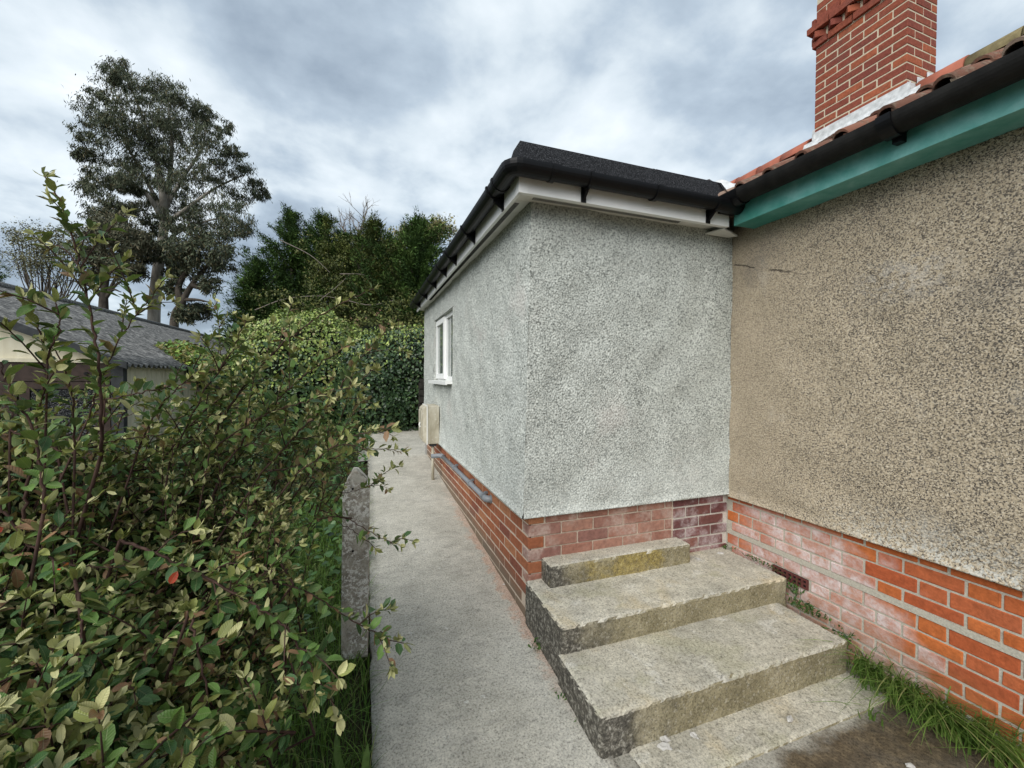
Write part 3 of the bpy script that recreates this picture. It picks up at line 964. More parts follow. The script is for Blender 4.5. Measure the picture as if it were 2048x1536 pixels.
def bracket_front(x):
    m = gutter_band((x, gyc, gz_), (1, 0, 0), 0.02, GR)
    y1 = EY-FF-0.0015
    m.box(x-0.016, x+0.016, y1-0.006, y1, gz_-0.115, gz_+0.01)
    m.hexa([(x-0.004, gyc-0.01, gz_-GR-0.012), (x+0.004, gyc-0.01, gz_-GR-0.012), (x+0.004, y1-0.005, gz_-0.11), (x-0.004, y1-0.005, gz_-0.11), (x-0.004, gyc-0.01, gz_-GR+0.004), (x+0.004, gyc-0.01, gz_-GR+0.004), (x+0.004, y1-0.005, gz_-0.03), (x-0.004, y1-0.005, gz_-0.03)])
    return m


for x in (1.17, 2.08):
    part(bracket_front(x), 'gutter_bracket', MAT['black_pvc'], ext)
for y in (2.36, 3.02, 3.66, 4.12, 4.72, 5.42, 6.1):
    gx = gxc-TILT*(y-EY)
    m = gutter_band((gx, y, gz_-0.012*(y-EY)/4.3), (0, 1, 0), 0.022, GR)
    x1 = EX-FO-TILT*(y-EY)-0.0015
    m.box(x1-0.006, x1, y-0.016, y+0.016, gz_-0.115, gz_+0.01)
    m.hexa([(gx-0.01, y-0.004, gz_-GR-0.02), (x1-0.005, y-0.004, gz_-0.11), (x1-0.005, y+0.004, gz_-0.11), (gx-0.01, y+0.004, gz_-GR-0.02), (gx-0.01, y-0.004, gz_-GR+0.004), (x1-0.005, y-0.004, gz_-0.03), (x1-0.005, y+0.004, gz_-0.03), (gx-0.01, y+0.004, gz_-GR+0.004)])
    part(m, 'gutter_bracket', MAT['black_pvc'], ext)
# felt roof: deck with drip edge and a raised kerb at the front
m = MB()
dz0, dz1 = 2.702, 2.722
m.hexa([(EX-FO-0.025, EY-FF-0.02, dz0), (2.46, EY-FF-0.02, dz0), (2.46, YF+0.12, dz0), Lw(YF+0.12, FO+0.03, dz0), (EX-FO-0.025, EY-FF-0.02, dz1), (2.46, EY-FF-0.02, dz1), (2.46, YF+0.12, dz1), Lw(YF+0.12, FO+0.03, dz1)])
deck = part(m, 'felt_roof_deck', MAT['felt'], ext)
KX = [EX-FO-0.005, 1.72, 2.255, 2.35]
KZ = [2.862, 2.862, 2.862, 2.79]
m = MB()
for i in range(3):
    x0, x1 = KX[i], KX[i+1]
    xt0, xt1 = (x0+0.03 if i == 0 else x0), x1
    if i == 1: x0 += 0.0; 
    m.hexa([(x0, EY-FF-0.02, dz1-0.012), (x1, EY-FF-0.02, dz1-0.012), (x1, EY+0.14, dz1-0.012), (x0, EY+0.14, dz1-0.012), (xt0, EY-0.09, KZ[i]+0.002*(i == 1)), (xt1, EY-0.09, KZ[i+1]+0.002*(i == 1)), (xt1, EY+0.02, KZ[i+1]+0.002*(i == 1)), (xt0, EY+0.02, KZ[i]+0.002*(i == 1))])
part(m, 'roof_kerb', MAT['felt'], ext)
m = MB(); m.box(1.70, 1.716, EY-0.086, EY-0.03, 2.8615, 2.866)
part(m, 'felt_lap', MAT['felt'], ext)
# lead dressed over the joint with the tiled roof
uu, vv = 26, 22
Gp = np.zeros((uu, vv, 3))
for i in range(uu):
    for j in range(vv):
        a, b = i/(uu-1), j/(vv-1)
        x = 2.215+0.28*a; y = EY-0.22+0.34*b+0.02*math.sin(a*9)
        z = 2.735+0.17*min(1.0, 1.7*b)+0.05*a*b+0.012*math.sin(a*14+b*3)+0.02*mnoise.noise((a*5, b*5, 2))-0.05*(1-b)**3*math.sin(a*3.1)
        Gp[i, j] = (x, y, z)
me = grid_mesh(Gp)
o = link('lead_flashing', me, MAT['lead']); o.parent = ext; o.location = -Vector(ext.location)

# window ------------------------------------------------------------
m = MB()
OW = -0.045                        # outer face of the frame, set back from the render


def lbox(mb, y0, y1, o0, o1, z0, z1):
    """box in the long wall frame, o0 > o1 (outer, inner)"""
    mb.hexa([Lw(y0, o0, z0), Lw(y0, o1, z0), Lw(y1, o1, z0), Lw(y1, o0, z0), Lw(y0, o0, z1), Lw(y0, o1, z1), Lw(y1, o1, z1), Lw(y1, o0, z1)])


fw = 0.05
lbox(m, WY0, WY1, OW, OW-0.06, WZ0, WZ0+fw); lbox(m, WY0, WY1, OW, OW-0.06, WZ1-fw, WZ1)
lbox(m, WY0, WY0+fw, OW+0.001, OW-0.059, WZ0+fw, WZ1-fw); lbox(m, WY1-fw, WY1, OW+0.001, OW-0.059, WZ0+fw, WZ1-fw)
ymid = (WY0+WY1)/2
lbox(m, ymid-0.03, ymid+0.03, OW+0.0015, OW-0.058, WZ0+fw, WZ1-fw)
win = part(m, 'window', MAT['upvc'], ext)
m = MB()                            # opening casement on the far side stands proud
s0, s1 = ymid+0.012, WY1-0.012
lbox(m, s0, s1, OW+0.025, OW-0.02, WZ0+0.022, WZ0+0.085); lbox(m, s0, s1, OW+0.025, OW-0.02, WZ1-0.085, WZ1-0.022)
lbox(m, s0, s0+0.06, OW+0.0255, OW-0.0195, WZ0+0.085, WZ1-0.085); lbox(m, s1-0.06, s1, OW+0.0255, OW-0.0195, WZ0+0.085, WZ1-0.085)
part(m, 'casement', MAT['upvc'], win)
m = MB(); lbox(m, s0+0.055, s1-0.055, OW+0.005, OW-0.005, WZ0+0.08, WZ1-0.08); part(m, 'pane', MAT['glass'], win)
m = MB(); lbox(m, WY0+fw-0.004, ymid-0.026, OW-0.02, OW-0.03, WZ0+fw-0.004, WZ1-fw+0.004); part(m, 'pane', MAT['glass'], win)
m = MB(); lbox(m, WY0-0.005, WY1+0.04, 0.075, -0.05, WZ0-0.032, WZ0-0.002); lbox(m, WY0-0.005, WY1+0.04, 0.075, 0.06, WZ0-0.042, WZ0-0.0325)
part(m, 'sill', MAT['upvc'], win)
m = MB()                            # rendered reveals
lbox(m, WY0-0.012, WY0, -0.001, -0.10, WZ0-0.03, WZ1+0.01); lbox(m, WY1, WY1+0.012, -0.001, -0.10, WZ0-0.03, WZ1+0.01)
lbox(m, WY0-0.012, WY1+0.012, -0.001, -0.10, WZ1, WZ1+0.012)
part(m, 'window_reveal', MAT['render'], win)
m = MB(); lbox(m, WY0+0.02, WY1-0.02, -0.75, -0.77, WZ0-0.2, WZ1); part(m, 'blind', MAT['interior'], win)

# ------------------------------------------------------------------ meter box and pipes on the long wall
my0, my1, mz0, mz1 = 5.06, 5.46, 0.715, 1.185
mxw = EX-TILT*(my0-EY)-0.008
mb_ = thing('meter_box', 'stained cream plastic meter box on the side wall below the window', 'meter box', (mxw, my0, mz0))
m = MB()
d0, d1 = 0.150, 0.200
V = []
for o_, ins in ((0.0, 0.0), (d0, 0.0), (d1, 0.035)):
    V += [(mxw-o_, my0+ins, mz0+ins), (mxw-o_, my1-ins, mz0+ins), (mxw-o_, my1-ins, mz1-ins), (mxw-o_, my0+ins, mz1-ins)]
F = []
for a in (0, 4):
    for k in range(4):
        F.append((a+k, a+(k+1) % 4, a+4+(k+1) % 4, a+4+k))
F += [(8, 9, 10, 11), (3, 2, 1, 0)]
m.add(V, F)
part(m, 'casing', MAT['meter'], mb_, bevel=0.006)
m = MB(); m.box(mxw-d1-0.012, mxw-d1+0.001, my0+0.06, my1-0.06, mz0+0.06, mz1-0.06)
part(m, 'door', MAT['meter'], mb_, bevel=0.004)
m = MB()
for z0_, z1_ in ((mz0-0.004, mz0+0.008), (mz1-0.006, mz1+0.006)):
    m.box(mxw-d0-0.006, mxw-d0+0.008, my0-0.006, my1+0.006, z0_, z1_)
m.box(mxw-d0-0.006, mxw-d0+0.008, my0-0.006, my0+0.006, mz0+0.009, mz1-0.007)
part(m, 'trim', MAT['upvc_dull'], mb_)
m = MB(); m.tube([(mxw-d1-0.02, my0+0.10, 0.98), (mxw-d1-0.03, my0+0.10, 0.95), (mxw-d1-0.02, my0+0.10, 0.92)], 0.012, 8)
part(m, 'door_catch', MAT['upvc_dull'], mb_)
cp = thing('cable_conduit', 'short pale conduit running from meter box into path', 'pipe', (mxw-0.07, my0+0.06, pz(5.1)))
m = MB(); m.tube([(mxw-0.07, my0+0.06, pz(5.1)-0.02), (mxw-0.07, my0+0.06, mz0+0.02)], 0.018, 12)
part(m, 'conduit', MAT['meter'], cp, smooth=True)
m = MB(); m.box(mxw-0.11, mxw-0.03, my0+0.02, my0+0.10, mz0-0.03, mz0+0.003)
part(m, 'bracket', MAT['dark_wood'], cp)

wp = thing('waste_pipe', 'grey plastic waste pipe running low along the brick plinth', 'pipe', (EX-0.02, 3.04, 0.6))
bx = PX-0.034
Pp = lambda y, z: (PX-TILT*(y-EY)-0.036, y, z)
m = MB(); m.tube([Pp(3.06, 0.598), Pp(4.9, 0.592)], 0.0215, 14)
part(m, 'pipe', MAT['grey_pipe'], wp, smooth=True)
m = MB(); el_ = [(PX+0.03, 3.035, 0.598), (PX-0.008, 3.035, 0.598), (PX-0.026, 3.04, 0.598), Pp(3.06, 0.598), Pp(3.11, 0.598)]
m.tube(el_, [0.026, 0.026, 0.027, 0.027, 0.026], 14)
part(m, 'elbow', MAT['grey_pipe'], wp, smooth=True)
m = MB(); m.tube([(PX-0.004, 3.035, 0.598), (PX-0.013, 3.035, 0.598)], 0.033, 14)
part(m, 'collar', MAT['grey_pipe'], wp)
for y in (3.13, 3.55, 4.2):
    m = MB(); m.tube([Pp(y-0.02, 0.597), Pp(y+0.02, 0.597)], 0.027, 14)
    m.box(PX-TILT*(y-EY)-0.03, PX-TILT*(y-EY)-0.002, y-0.012, y+0.012, 0.618, 0.634)
    part(m, 'pipe_clip', MAT['grey_pipe'], wp, smooth=False)
m = MB(); m.tube([Pp(4.86, 0.592), Pp(4.93, 0.59), (PX-TILT*2.7-0.075, 4.955, 0.588), (PX-TILT*2.7-0.16, 4.96, 0.586)], [0.027, 0.028, 0.028, 0.027], 14)
part(m, 'far_elbow', MAT['grey_pipe'], wp, smooth=True)


# ------------------------------------------------------------------ house on the right
HX = 2.484
house = thing('brick_house', 'older house with brown pebbledash wall, orange brick plinth and teal fascia', 'house', (HX, EY, 0))
HY0, HY1 = -3.0, 7.5
hp = HX-0.022
V1, F1 = rough_panel([(hp, EY+0.004, 0.70), (hp, -0.62, 0.728), (hp, EY+0.004, 2.60), (hp, -0.62, 2.60)], 520, 345, (-1, 0, 0), 0.0055, 0.0034, 31, 0.018, lam=(0.011, 0.019), und=0.003)
me = fast_mesh('pebbledash', V1, F1, True)
o = link('pebbledash', me, MAT['pebble']); o.parent = house; o.location = -Vector(house.location)
m = MB(); m.box(hp+0.012, HX+0.2, HY0, -0.61, 0.70, 2.75); m.box(hp+0.014, HX+0.2, -0.61, HY1, 0.70, 2.75)
m.box(HX+0.2, 6.6, HY0, HY0+0.2, 0, 2.75); m.box(6.4, 6.6, HY0+0.2, HY1, 0, 2.75); m.box(HX+0.2, 6.4, HY1-0.2, HY1, 0, 2.75)
part(m, 'wall', MAT['pebble'], house)
t = NT('distant_brickwork')
_b = t.n('ShaderNodeTexBrick')
_v = t.n('ShaderNodeCombineXYZ'); _x, _y, _z = t.xyz(); t.set(_v.inputs[0], _y); t.set(_v.inputs[1], _z)
t.set(_b.inputs['Vector'], _v.outputs[0]); _b.inputs['Scale'].default_value = 1.0; _b.inputs['Brick Width'].default_value = 0.225; _b.inputs['Row Height'].default_value = 0.075; _b.inputs['Mortar Size'].default_value = 0.006
_b.inputs['Color1'].default_value = (0.50, 0.135, 0.04, 1); _b.inputs['Color2'].default_value = (0.42, 0.10, 0.04, 1); _b.inputs['Mortar'].default_value = (0.42, 0.39, 0.32, 1)
MAT['brick_far'] = t.done(_b.outputs['Color'], 0.9, 0.2)
m = MB(); m.box(HX, HX+0.1, HY0, -0.36, -0.1, 0.705); part(m, 'far_plinth', MAT['brick_far'], house)
m = MB(); m.box(HX+0.004, HX+0.12, -0.355, PF+0.09, -0.12, 0.72)
hpl = part(m, 'brick_plinth', MAT['mortar_house'], house)
rows = [(.735, .669), (.659, .597), (.587, .52), (.51, .455), (.42, .352), (.343, .284), (.274, .207), (.197, .143), (.133, .069), (.059, -.002), (-.012, -.075)]
m = MB(); m.box(HX-0.003, HX+0.05, -0.355, PF, 0.4225, 0.4525)
part(m, 'damp_course', MAT['mortar_house'], house)
P_ = 0.3335
AIR = (1.69, 1.905)
for k, (zt_, zb_) in enumerate(rows):
    off = 0.9 if k % 2 == 1 else 0.9+P_/2
    i0 = math.floor((-0.34-off)/P_)-1
    for i in range(i0, 8):
        for a, b in ((off+i*P_, off+i*P_+0.109), (off+i*P_+0.109, off+(i+1)*P_)):
            a, b = a+0.005, min(b-0.005, PF-0.004)
            if a < -0.34 or b-a < 0.03: continue
            if k == 5 and b > AIR[0] and a < AIR[1]:
                if a < AIR[0]-0.04: b = AIR[0]-0.008
                elif b > AIR[1]+0.04: a = AIR[1]+0.008
                else: continue
            brick(hpl, (HX+0.05, (a+b)/2, (zt_+zb_)/2), b-a, zt_-zb_, 0.1, -math.pi/2, 'brick_house')
# terracotta air brick with two rows of openings
m = MB()
ya, yb = AIR
fz0, fz1 = 0.284, 0.343
n_ = 7
for i in range(n_+1):
    yy = ya+(yb-ya)*i/n_
    m.box(HX-0.006, HX+0.003, yy-0.006, yy+0.006, fz0, fz1)
for zz in (fz0+0.004, fz0+0.03, fz1-0.004):
    m.box(HX-0.005, HX+0.0028, ya, yb, zz-0.005, zz+0.005)
part(m, 'air_brick', mat_plain('air_brick_red', (0.12, 0.04, 0.035), 0.85, 0.2, 30, 0.2, 0.4), house)
m = MB(); m.box(HX+0.0025, HX+0.0035, ya-0.004, yb+0.004, fz0-0.003, fz1+0.003); part(m, 'air_brick_void', MAT['black'], house)

# eaves
TX = 2.283
m = MB(); m.box(TX, TX+0.022, HY0-0.2, EY-0.17, 2.552, 2.77)
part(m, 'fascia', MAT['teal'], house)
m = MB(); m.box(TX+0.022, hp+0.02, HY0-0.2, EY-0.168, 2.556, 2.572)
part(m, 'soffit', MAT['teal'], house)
ggx, ggz, HR = 2.214, 2.712, 0.064
m = MB(); sweep(m, gutter_profile(HR, 0.005, 14), [(ggx, EY-0.27, ggz), (ggx, 1.175, ggz-0.012)])
part(m, 'gutter', MAT['old_iron'], house, smooth=False)
m = MB(); sweep(m, gutter_profile(HR, 0.005, 14), [(ggx, 1.165, ggz-0.012), (ggx, HY0-0.2, ggz-0.07)])
part(m, 'gutter', MAT['old_iron'], house)
m = MB(); sweep(m, gutter_profile(HR+0.008, 0.008, 14), [(ggx, EY-0.16, ggz-0.002), (ggx, EY-0.30, ggz-0.002)])
m.box(ggx-0.05, TX+0.0, EY-0.21, EY-0.152, ggz-0.09, ggz+0.012)
part(m, 'gutter_end', MAT['black_pvc'], house)
m = MB(); sweep(m, gutter_profile(HR+0.010, 0.012, 14), [(ggx, 1.20, ggz-0.012), (ggx, 1.145, ggz-0.012)])
m.box(ggx+0.03, TX-0.001, 1.155, 1.19, ggz-0.10, ggz-0.02)
part(m, 'gutter_joint', MAT['black_pvc'], house)

# tiled roof ----------------------------------------------------------
RS = 0.546
rang = math.atan(RS)
RX, RZ = 2.195, 2.700            # eaves edge
RIDX = 4.545
u_s = Vector((math.cos(rang), 0, math.sin(rang))); n_s = Vector((-math.sin(rang), 0, math.cos(rang)))
m = MB()
rz_r = RZ+RS*(RIDX-RX)
m.add([(RX+0.06, HY0-0.2, RZ-0.0), (RX+0.06, HY1, RZ-0.0), (RIDX, HY1, rz_r-0.05), (RIDX, HY0-0.2, rz_r-0.05), (2*RIDX-RX, HY0-0.2, RZ-0.04), (2*RIDX-RX, HY1, RZ-0.04)], [(0, 3, 2, 1), (3, 4, 5, 2), (0, 1, 5, 4)])
rf = part(m, 'roof', MAT['tile'], house)
TW = 0.19


def tile_mesh():
    prof_ = []
    r_ = 0.036
    for k in range(9):                                  # roll, then a dished pan
        a = math.pi-math.pi*k/8
        prof_.append((r_+r_*math.cos(a), 0.004+r_*math.sin(a)*1.05))
    for k in range(1, 6):
        q = k/5
        prof_.append((2*r_+(TW+0.018-2*r_)*q, 0.004-0.010*math.sin(math.pi*q)+0.012*q**4))
    Ls = 0.37
    th = 0.013
    V, F_ = [], []
    for s_, lift in ((0.0, 0.026), (Ls, 0.002)):
        for (a, b) in prof_: V.append((s_, a, b+lift))
    k = len(prof_)
    for (a, b) in prof_: V.append((0.0, a, b+0.026-th))
    for (a, b) in prof_: V.append((0.10, a, b+0.018-th))
    for i in range(k-1):
        F_ += [(i, k+i, k+i+1, i+1), (2*k+i, i, i+1, 2*k+i+1), (3*k+i, 2*k+i, 2*k+i+1, 3*k+i+1)]
    me = bpy.data.meshes.new('tile'); me.from_pydata(V, [], F_)
    me.materials.append(MAT['tile'])
    me.polygons.foreach_set('use_smooth', [i % 3 == 0 for i in range(len(me.polygons))])
    return me


tmes = tile_mesh()
CX0, CX1, CY0, CY1 = 4.36, 4.775, 2.217, 2.982            # chimney plan
rot_t = Matrix(((u_s.x, 0, n_s.x), (0, 1, 0), (u_s.z, 0, n_s.z))).to_euler()
gauge = 0.298
for r_ in range(9):
    for c_ in range(29):
        y = -0.96+TW*c_+(0.0)
        if y > 4.4: continue
        p = Vector((RX, 0, RZ))+u_s*(gauge*r_-0.02)
        if p.x > RIDX-0.12: continue
        if p.x+0.28 > CX0 and CY0-0.12 < y < CY1-0.02: continue
        o = bpy.data.objects.new('roof_tile', tmes); col.objects.link(o)
        o.parent = rf
        o.location = Vector((p.x, y+random.uniform(-0.004, 0.004), p.z+random.uniform(-0.004, 0.004)))
        o.rotation_euler = (rot_t.x+random.uniform(-0.01, 0.01), rot_t.y+random.uniform(-0.012, 0.012), rot_t.z+random.uniform(-0.012, 0.012))
# ridge tiles
m = MB()
n_ = 10; rr = 0.118
Vr, Fr = [], []
for yy, s_ in ((0.0, 1.04), (0.298, 1.0)):
    for rad in (rr*s_, rr*s_-0.016):
        for k in range(n_+1):
            a = math.pi*k/n_
            Vr.append((rad*math.cos(a)*0.98, yy, rad*math.sin(a)))
K = n_+1
for k in range(n_):
    Fr += [(k, 2*K+k, 2*K+k+1, k+1), (K+k+1, 3*K+k+1, 3*K+k, K+k), (k+1, K+k+1, K+k, k), (2*K+k, 3*K+k, 3*K+k+1, 2*K+k+1)]
rme = bpy.data.meshes.new('ridge_tile'); rme.from_pydata(Vr, [], Fr); rme.materials.append(MAT['ridge'])
rme.polygons.foreach_set('use_smooth', [i % 4 < 2 for i in range(len(rme.polygons))])
rme2 = rme.copy(); rme2.materials.clear(); rme2.materials.append(mat_plain('lichened_ridge', (0.20, 0.165, 0.085), 0.9, 0.35, 16, 0.2, 0.4))
y = -1.45
while y < 5.0:
    if not (CY0-0.30 < y < CY1-0.01):
        o = bpy.data.objects.new('ridge_tile', rme if y > 1.75 else rme2); col.objects.link(o)
        o.parent = rf; o.location = (RIDX, y, rz_r+0.03+random.uniform(-0.004, 0.004))
        o.rotation_euler = (random.uniform(-0.006, 0.006), random.uniform(-0.02, 0.02), random.uniform(-0.008, 0.008))
    y += 0.304

# chimney --------------------------------------------------------------
CZ0, CZT = 3.80, 4.93
m = MB(); m.box(CX0+0.003, CX1-0.003, CY0+0.003, CY1-0.003, CZ0-0.3, 5.5)
chim = part(m, 'chimney', MAT['mortar_chim'], house)


def ring(z0, h, grow, even, mk='brick_chimney', vis_only=True):
    """one course of bricks round the stack; grow = how far it oversails"""
    x0, x1, y0, y1 = CX0-grow, CX1+grow, CY0-grow, CY1+grow
    dp = 0.1025
    zc = z0+h/2
    # faces along y (x = x0 visible, x = x1 hidden), corners owned alternately
    ya_, yb_ = (y0, y1) if even else (y0+dp+0.011, y1)
    for i, (a, b) in enumerate(run_bricks(ya_, yb_, 0.2135, 0.2135, 0.0115)):
        brick(chim, (x0+dp/2, (a+b)/2, zc), b-a, h, dp, -math.pi/2, mk)
    xa_, xb_ = (x0, x1) if not even else (x0+dp+0.011, x1)
    for i, (a, b) in enumerate(run_bricks(xa_, xb_, 0.2135, 0.2135, 0.0115)):
        brick(chim, ((a+b)/2, y0+dp/2, zc), b-a, h, dp, 0, mk)


z = 3.90
k = 0
while z < CZT-0.03:
    ring(z, 0.0625, 0.0, k % 2 == 0); z += 0.0745; k += 1
ring(z, 0.065, 0.024, k % 2 == 0); z += 0.0745; k += 1
# dog-tooth course: bricks set diagonally
zc = z+0.0325
yy = CY0-0.01
while yy < CY1+0.02:
    brick(chim, (CX0+0.022, yy, zc), 0.14, 0.065, 0.1025, math.pi/4, 'brick_chimney'); yy += 0.152
xx = CX0+0.14
while xx < CX1+0.02:
    brick(chim, (xx, CY0+0.022, zc), 0.14, 0.065, 0.1025, math.pi/4, 'brick_chimney'); xx += 0.152
z += 0.0745; k += 1
ring(z, 0.065, 0.058, k % 2 == 0); z += 0.0745; k += 1
ring(z, 0.065, 0.030, k % 2 == 0); z += 0.0745; k += 1
ring(z, 0.065, 0.0, k % 2 == 0); z += 0.0745; k += 1
ring(z, 0.065, 0.0, k % 2 == 0); z += 0.0745; k += 1
m = MB(); m.box(CX0+0.01, CX1-0.01, CY1-0.11, CY1-0.001, CZ0, z)
m.box(CX1-0.1, CX1-0.001, CY0+0.12, CY1-0.12, CZ0, z)
part(m, 'back_of_stack', MAT['brick_far'], chim)
# lead: apron along the front, stepped flashing up the side
m = MB()
zr = lambda x: RZ+RS*(x-RX)
zb = zr(CX0)
m.hexa([(CX0-0.006, CY0-0.03, zb+0.02), (CX0+0.003, CY0-0.03, zb+0.02), (CX0+0.003, CY1+0.02, zb+0.02), (CX0-0.006, CY1+0.02, zb+0.02), (CX0-0.006, CY0-0.03, zb+0.20), (CX0+0.003, CY0-0.03, zb+0.20), (CX0+0.003, CY1+0.02, zb+0.20), (CX0-0.006, CY1+0.02, zb+0.20)])
ap = []
for j in range(40):
    yy = CY0-0.10+(CY1-CY0+0.2)*j/39
    w_ = 0.016*math.sin(yy*33)
    ap.append([(CX0-0.008, yy, zb+0.125), (CX0-0.02, yy, zb+0.085), (CX0-0.09, yy, zr(CX0-0.09)+0.062+w_), (CX0-0.165+0.01*math.sin(yy*9), yy, zr(CX0-0.165)+0.052+w_)])
ap = np.array(ap)
idx = np.arange(ap.shape[0]*4).reshape(-1, 4)
m.add(ap.reshape(-1, 3), [(idx[i, j], idx[i+1, j], idx[i+1, j+1], idx[i, j+1]) for i in range(39) for j in range(3)])
x = CX0-0.004
st = 0
while x < CX1-0.01:                 # steps rising with the roof
    x1 = min(x+0.137, CX1+0.004)
    za = zr(x)+0.02; zt_ = zr(x)+0.20
    m.hexa([(x, CY0-0.009-0.001*st, za-0.05), (x1+0.03, CY0-0.009-0.001*st, za+0.02), (x1+0.03, CY0-0.005-0.001*st, za+0.02), (x, CY0-0.005-0.001*st, za-0.05), (x, CY0-0.009-0.001*st, zt_+0.01), (x1-0.03, CY0-0.009-0.001*st, zt_+0.02), (x1-0.03, CY0-0.005-0.001*st, zt_+0.02), (x, CY0-0.005-0.001*st, zt_+0.01)])
    x = x1; st += 1
sk = []
for j in range(16):
    xx = CX0-0.1+(CX1-CX0+0.12)*j/15
    sk.append([(xx, CY0-0.006, zr(xx)+0.10), (xx, CY0-0.012, zr(xx)+0.045), (xx, CY0-0.07, zr(xx)+0.052), (xx, CY0-0.15, zr(xx)+0.04)])
sk = np.array(sk); idx = np.arange(64).reshape(16, 4)
m.add(sk.reshape(-1, 3), [(idx[i, j], idx[i+1, j], idx[i+1, j+1], idx[i, j+1]) for i in range(15) for j in range(3)])
m.box(CX0-0.012, CX0+0.02, CY1-0.005, CY1+0.012, zb-0.02, zb+0.23)
part(m, 'lead_flashing', MAT['lead'], chim)

# ------------------------------------------------------------------ concrete steps
steps = thing('concrete_steps', 'weathered concrete steps with mossy risers in the corner of the two walls', 'steps', (0.89, 1.405, 0))


def rough_block(name, x0, x1, y0, y1, z0, z1, mat, seed, res=0.018, chip=0.015, parent=None, top_drop=(0, 0)):
    bm = bmesh.new()
    nx, ny, nz = [max(2, int(round(d/res))) for d in (x1-x0, y1-y0, z1-z0)]

    def face(o_, a, b, na, nb):
        vs = [[bm.verts.new(Vector(o_)+Vector(a)*(i/na)+Vector(b)*(j/nb)) for j in range(nb+1)] for i in range(na+1)]
        for i in range(na):
            for j in range(nb):
                bm.faces.new((vs[i][j], vs[i+1][j], vs[i+1][j+1], vs[i][j+1]))
    dx_, dy_, dz_ = x1-x0, y1-y0, z1-z0
    face((x0, y0, z1), (dx_, 0, 0), (0, dy_, 0), nx, ny)
    face((x0, y0, z0), (dx_, 0, 0), (0, 0, dz_), nx, nz)
    face((x0, y1, z0), (0, -dy_, 0), (0, 0, dz_), ny, nz)
    face((x1, y0, z0), (0, dy_, 0), (0, 0, dz_), ny, nz)
    face((x1, y1, z0), (-dx_, 0, 0), (0, 0, dz_), nx, nz)
    bmesh.ops.remove_doubles(bm, verts=bm.verts[:], dist=0.0005)
    c = Vector(((x0+x1)/2, (y0+y1)/2, (z0+z1)/2))
    for v in bm.verts:
        p = v.co.copy()
        ex = min(p.x-x0, x1-p.x) < 0.001; ey = p.y-y0 < 0.001; ez = z1-p.z < 0.001
        n1_ = mnoise.noise(p*6+Vector((seed, 0, 0))); n2_ = mnoise.noise(p*28+Vector((0, seed, 0))); n3_ = mnoise.noise(p*70)
        d = Vector((0, 0, 0))
        s = 0.003*n1_+0.0022*n2_+0.0014*n3_
        if ex: d.x += (1 if p.x > c.x else -1)*s
        if ey: d.y -= s
        if ez: d.z += s
        k_ = ex+ey+ez
        if k_ >= 2:            # worn, chipped arris
            w = 0.004+chip*max(0, n2_+0.3*n3_+0.1)
            if ex: d.x -= (1 if p.x > c.x else -1)*w*0.7
            if ey: d.y += w*0.8
            if ez: d.z -= w*0.8
        v.co = p+d
        if ez: v.co.z -= top_drop[0]*(p.y-y1)/(y0-y1)+top_drop[1]*(p.x-x0)/(x1-x0)
    me = bpy.data.meshes.new(name); bm.to_mesh(me); bm.free()
    me.materials.append(mat)
    me.polygons.foreach_set('use_smooth', [False]*len(me.polygons))
    o = bpy.data.objects.new(name, me); col.objects.link(o)
    o.parent = parent
    o.location = -Vector(parent.location)
    return o


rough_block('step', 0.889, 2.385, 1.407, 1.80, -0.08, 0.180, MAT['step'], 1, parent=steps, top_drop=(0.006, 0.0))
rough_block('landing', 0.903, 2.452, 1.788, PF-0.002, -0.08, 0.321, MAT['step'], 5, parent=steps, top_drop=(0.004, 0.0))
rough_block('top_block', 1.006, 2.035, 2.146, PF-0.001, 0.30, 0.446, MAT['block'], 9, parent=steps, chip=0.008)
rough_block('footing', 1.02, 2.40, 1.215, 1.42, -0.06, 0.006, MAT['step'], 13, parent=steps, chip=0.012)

# ------------------------------------------------------------------ concrete fence post by the path
post = thing('concrete_post', 'old pointed concrete fence post speckled with lichen beside the path', 'post', (-0.06, 2.34, 0.04))
bm = bmesh.new()
w, dpt, h = 0.134, 0.10, 0.945
zb0 = -0.05
prof_p = [(-w/2, zb0), (w/2, zb0), (w/2, h-0.062), (0.006, h+0.008), (-0.020, h+0.010), (-w/2, h-0.085)]
front = [bm.verts.new((x, 0, z)) for x, z in prof_p]; back = [bm.verts.new((x*0.98, dpt, z)) for x, z in prof_p]
bm.faces.new(front); bm.faces.new(back[::-1])
for i in range(6):
    bm.faces.new((front[i], back[i], back[(i+1) % 6], front[(i+1) % 6]))
bmesh.ops.bevel(bm, geom=bm.edges[:], offset=0.004, segments=1, affect='EDGES')
bmesh.ops.triangulate(bm, faces=bm.faces[:])
bmesh.ops.subdivide_edges(bm, edges=[e for e in bm.edges if e.calc_length() > 0.05], cuts=6, use_grid_fill=True)
bmesh.ops.triangulate(bm, faces=bm.faces[:])
for v in bm.verts:
    v.co += Vector((0.0022*mnoise.noise(v.co*25), 0.0022*mnoise.noise(v.co*25+Vector((9, 0, 0))), 0.003*mnoise.noise(v.co*22+Vector((0, 5, 0)))))
bmesh.ops.recalc_face_normals(bm, faces=bm.faces[:])
me = bpy.data.meshes.new('shaft'); bm.to_mesh(me); bm.free(); me.materials.append(MAT['post'])
o = bpy.data.objects.new('shaft', me); col.objects.link(o); o.parent = post
o.location = (0, -0.04, 0.055); o.rotation_euler = (0, R(0.6), R(-2))
for z in (0.86, 0.53, 0.20):
    m = MB(); m.tube([(-0.068, 2.2985, z+0.095), (-0.068, 2.302, z+0.095)], 0.006, 8)
    part(m, 'wire_hole', MAT['black'], post)

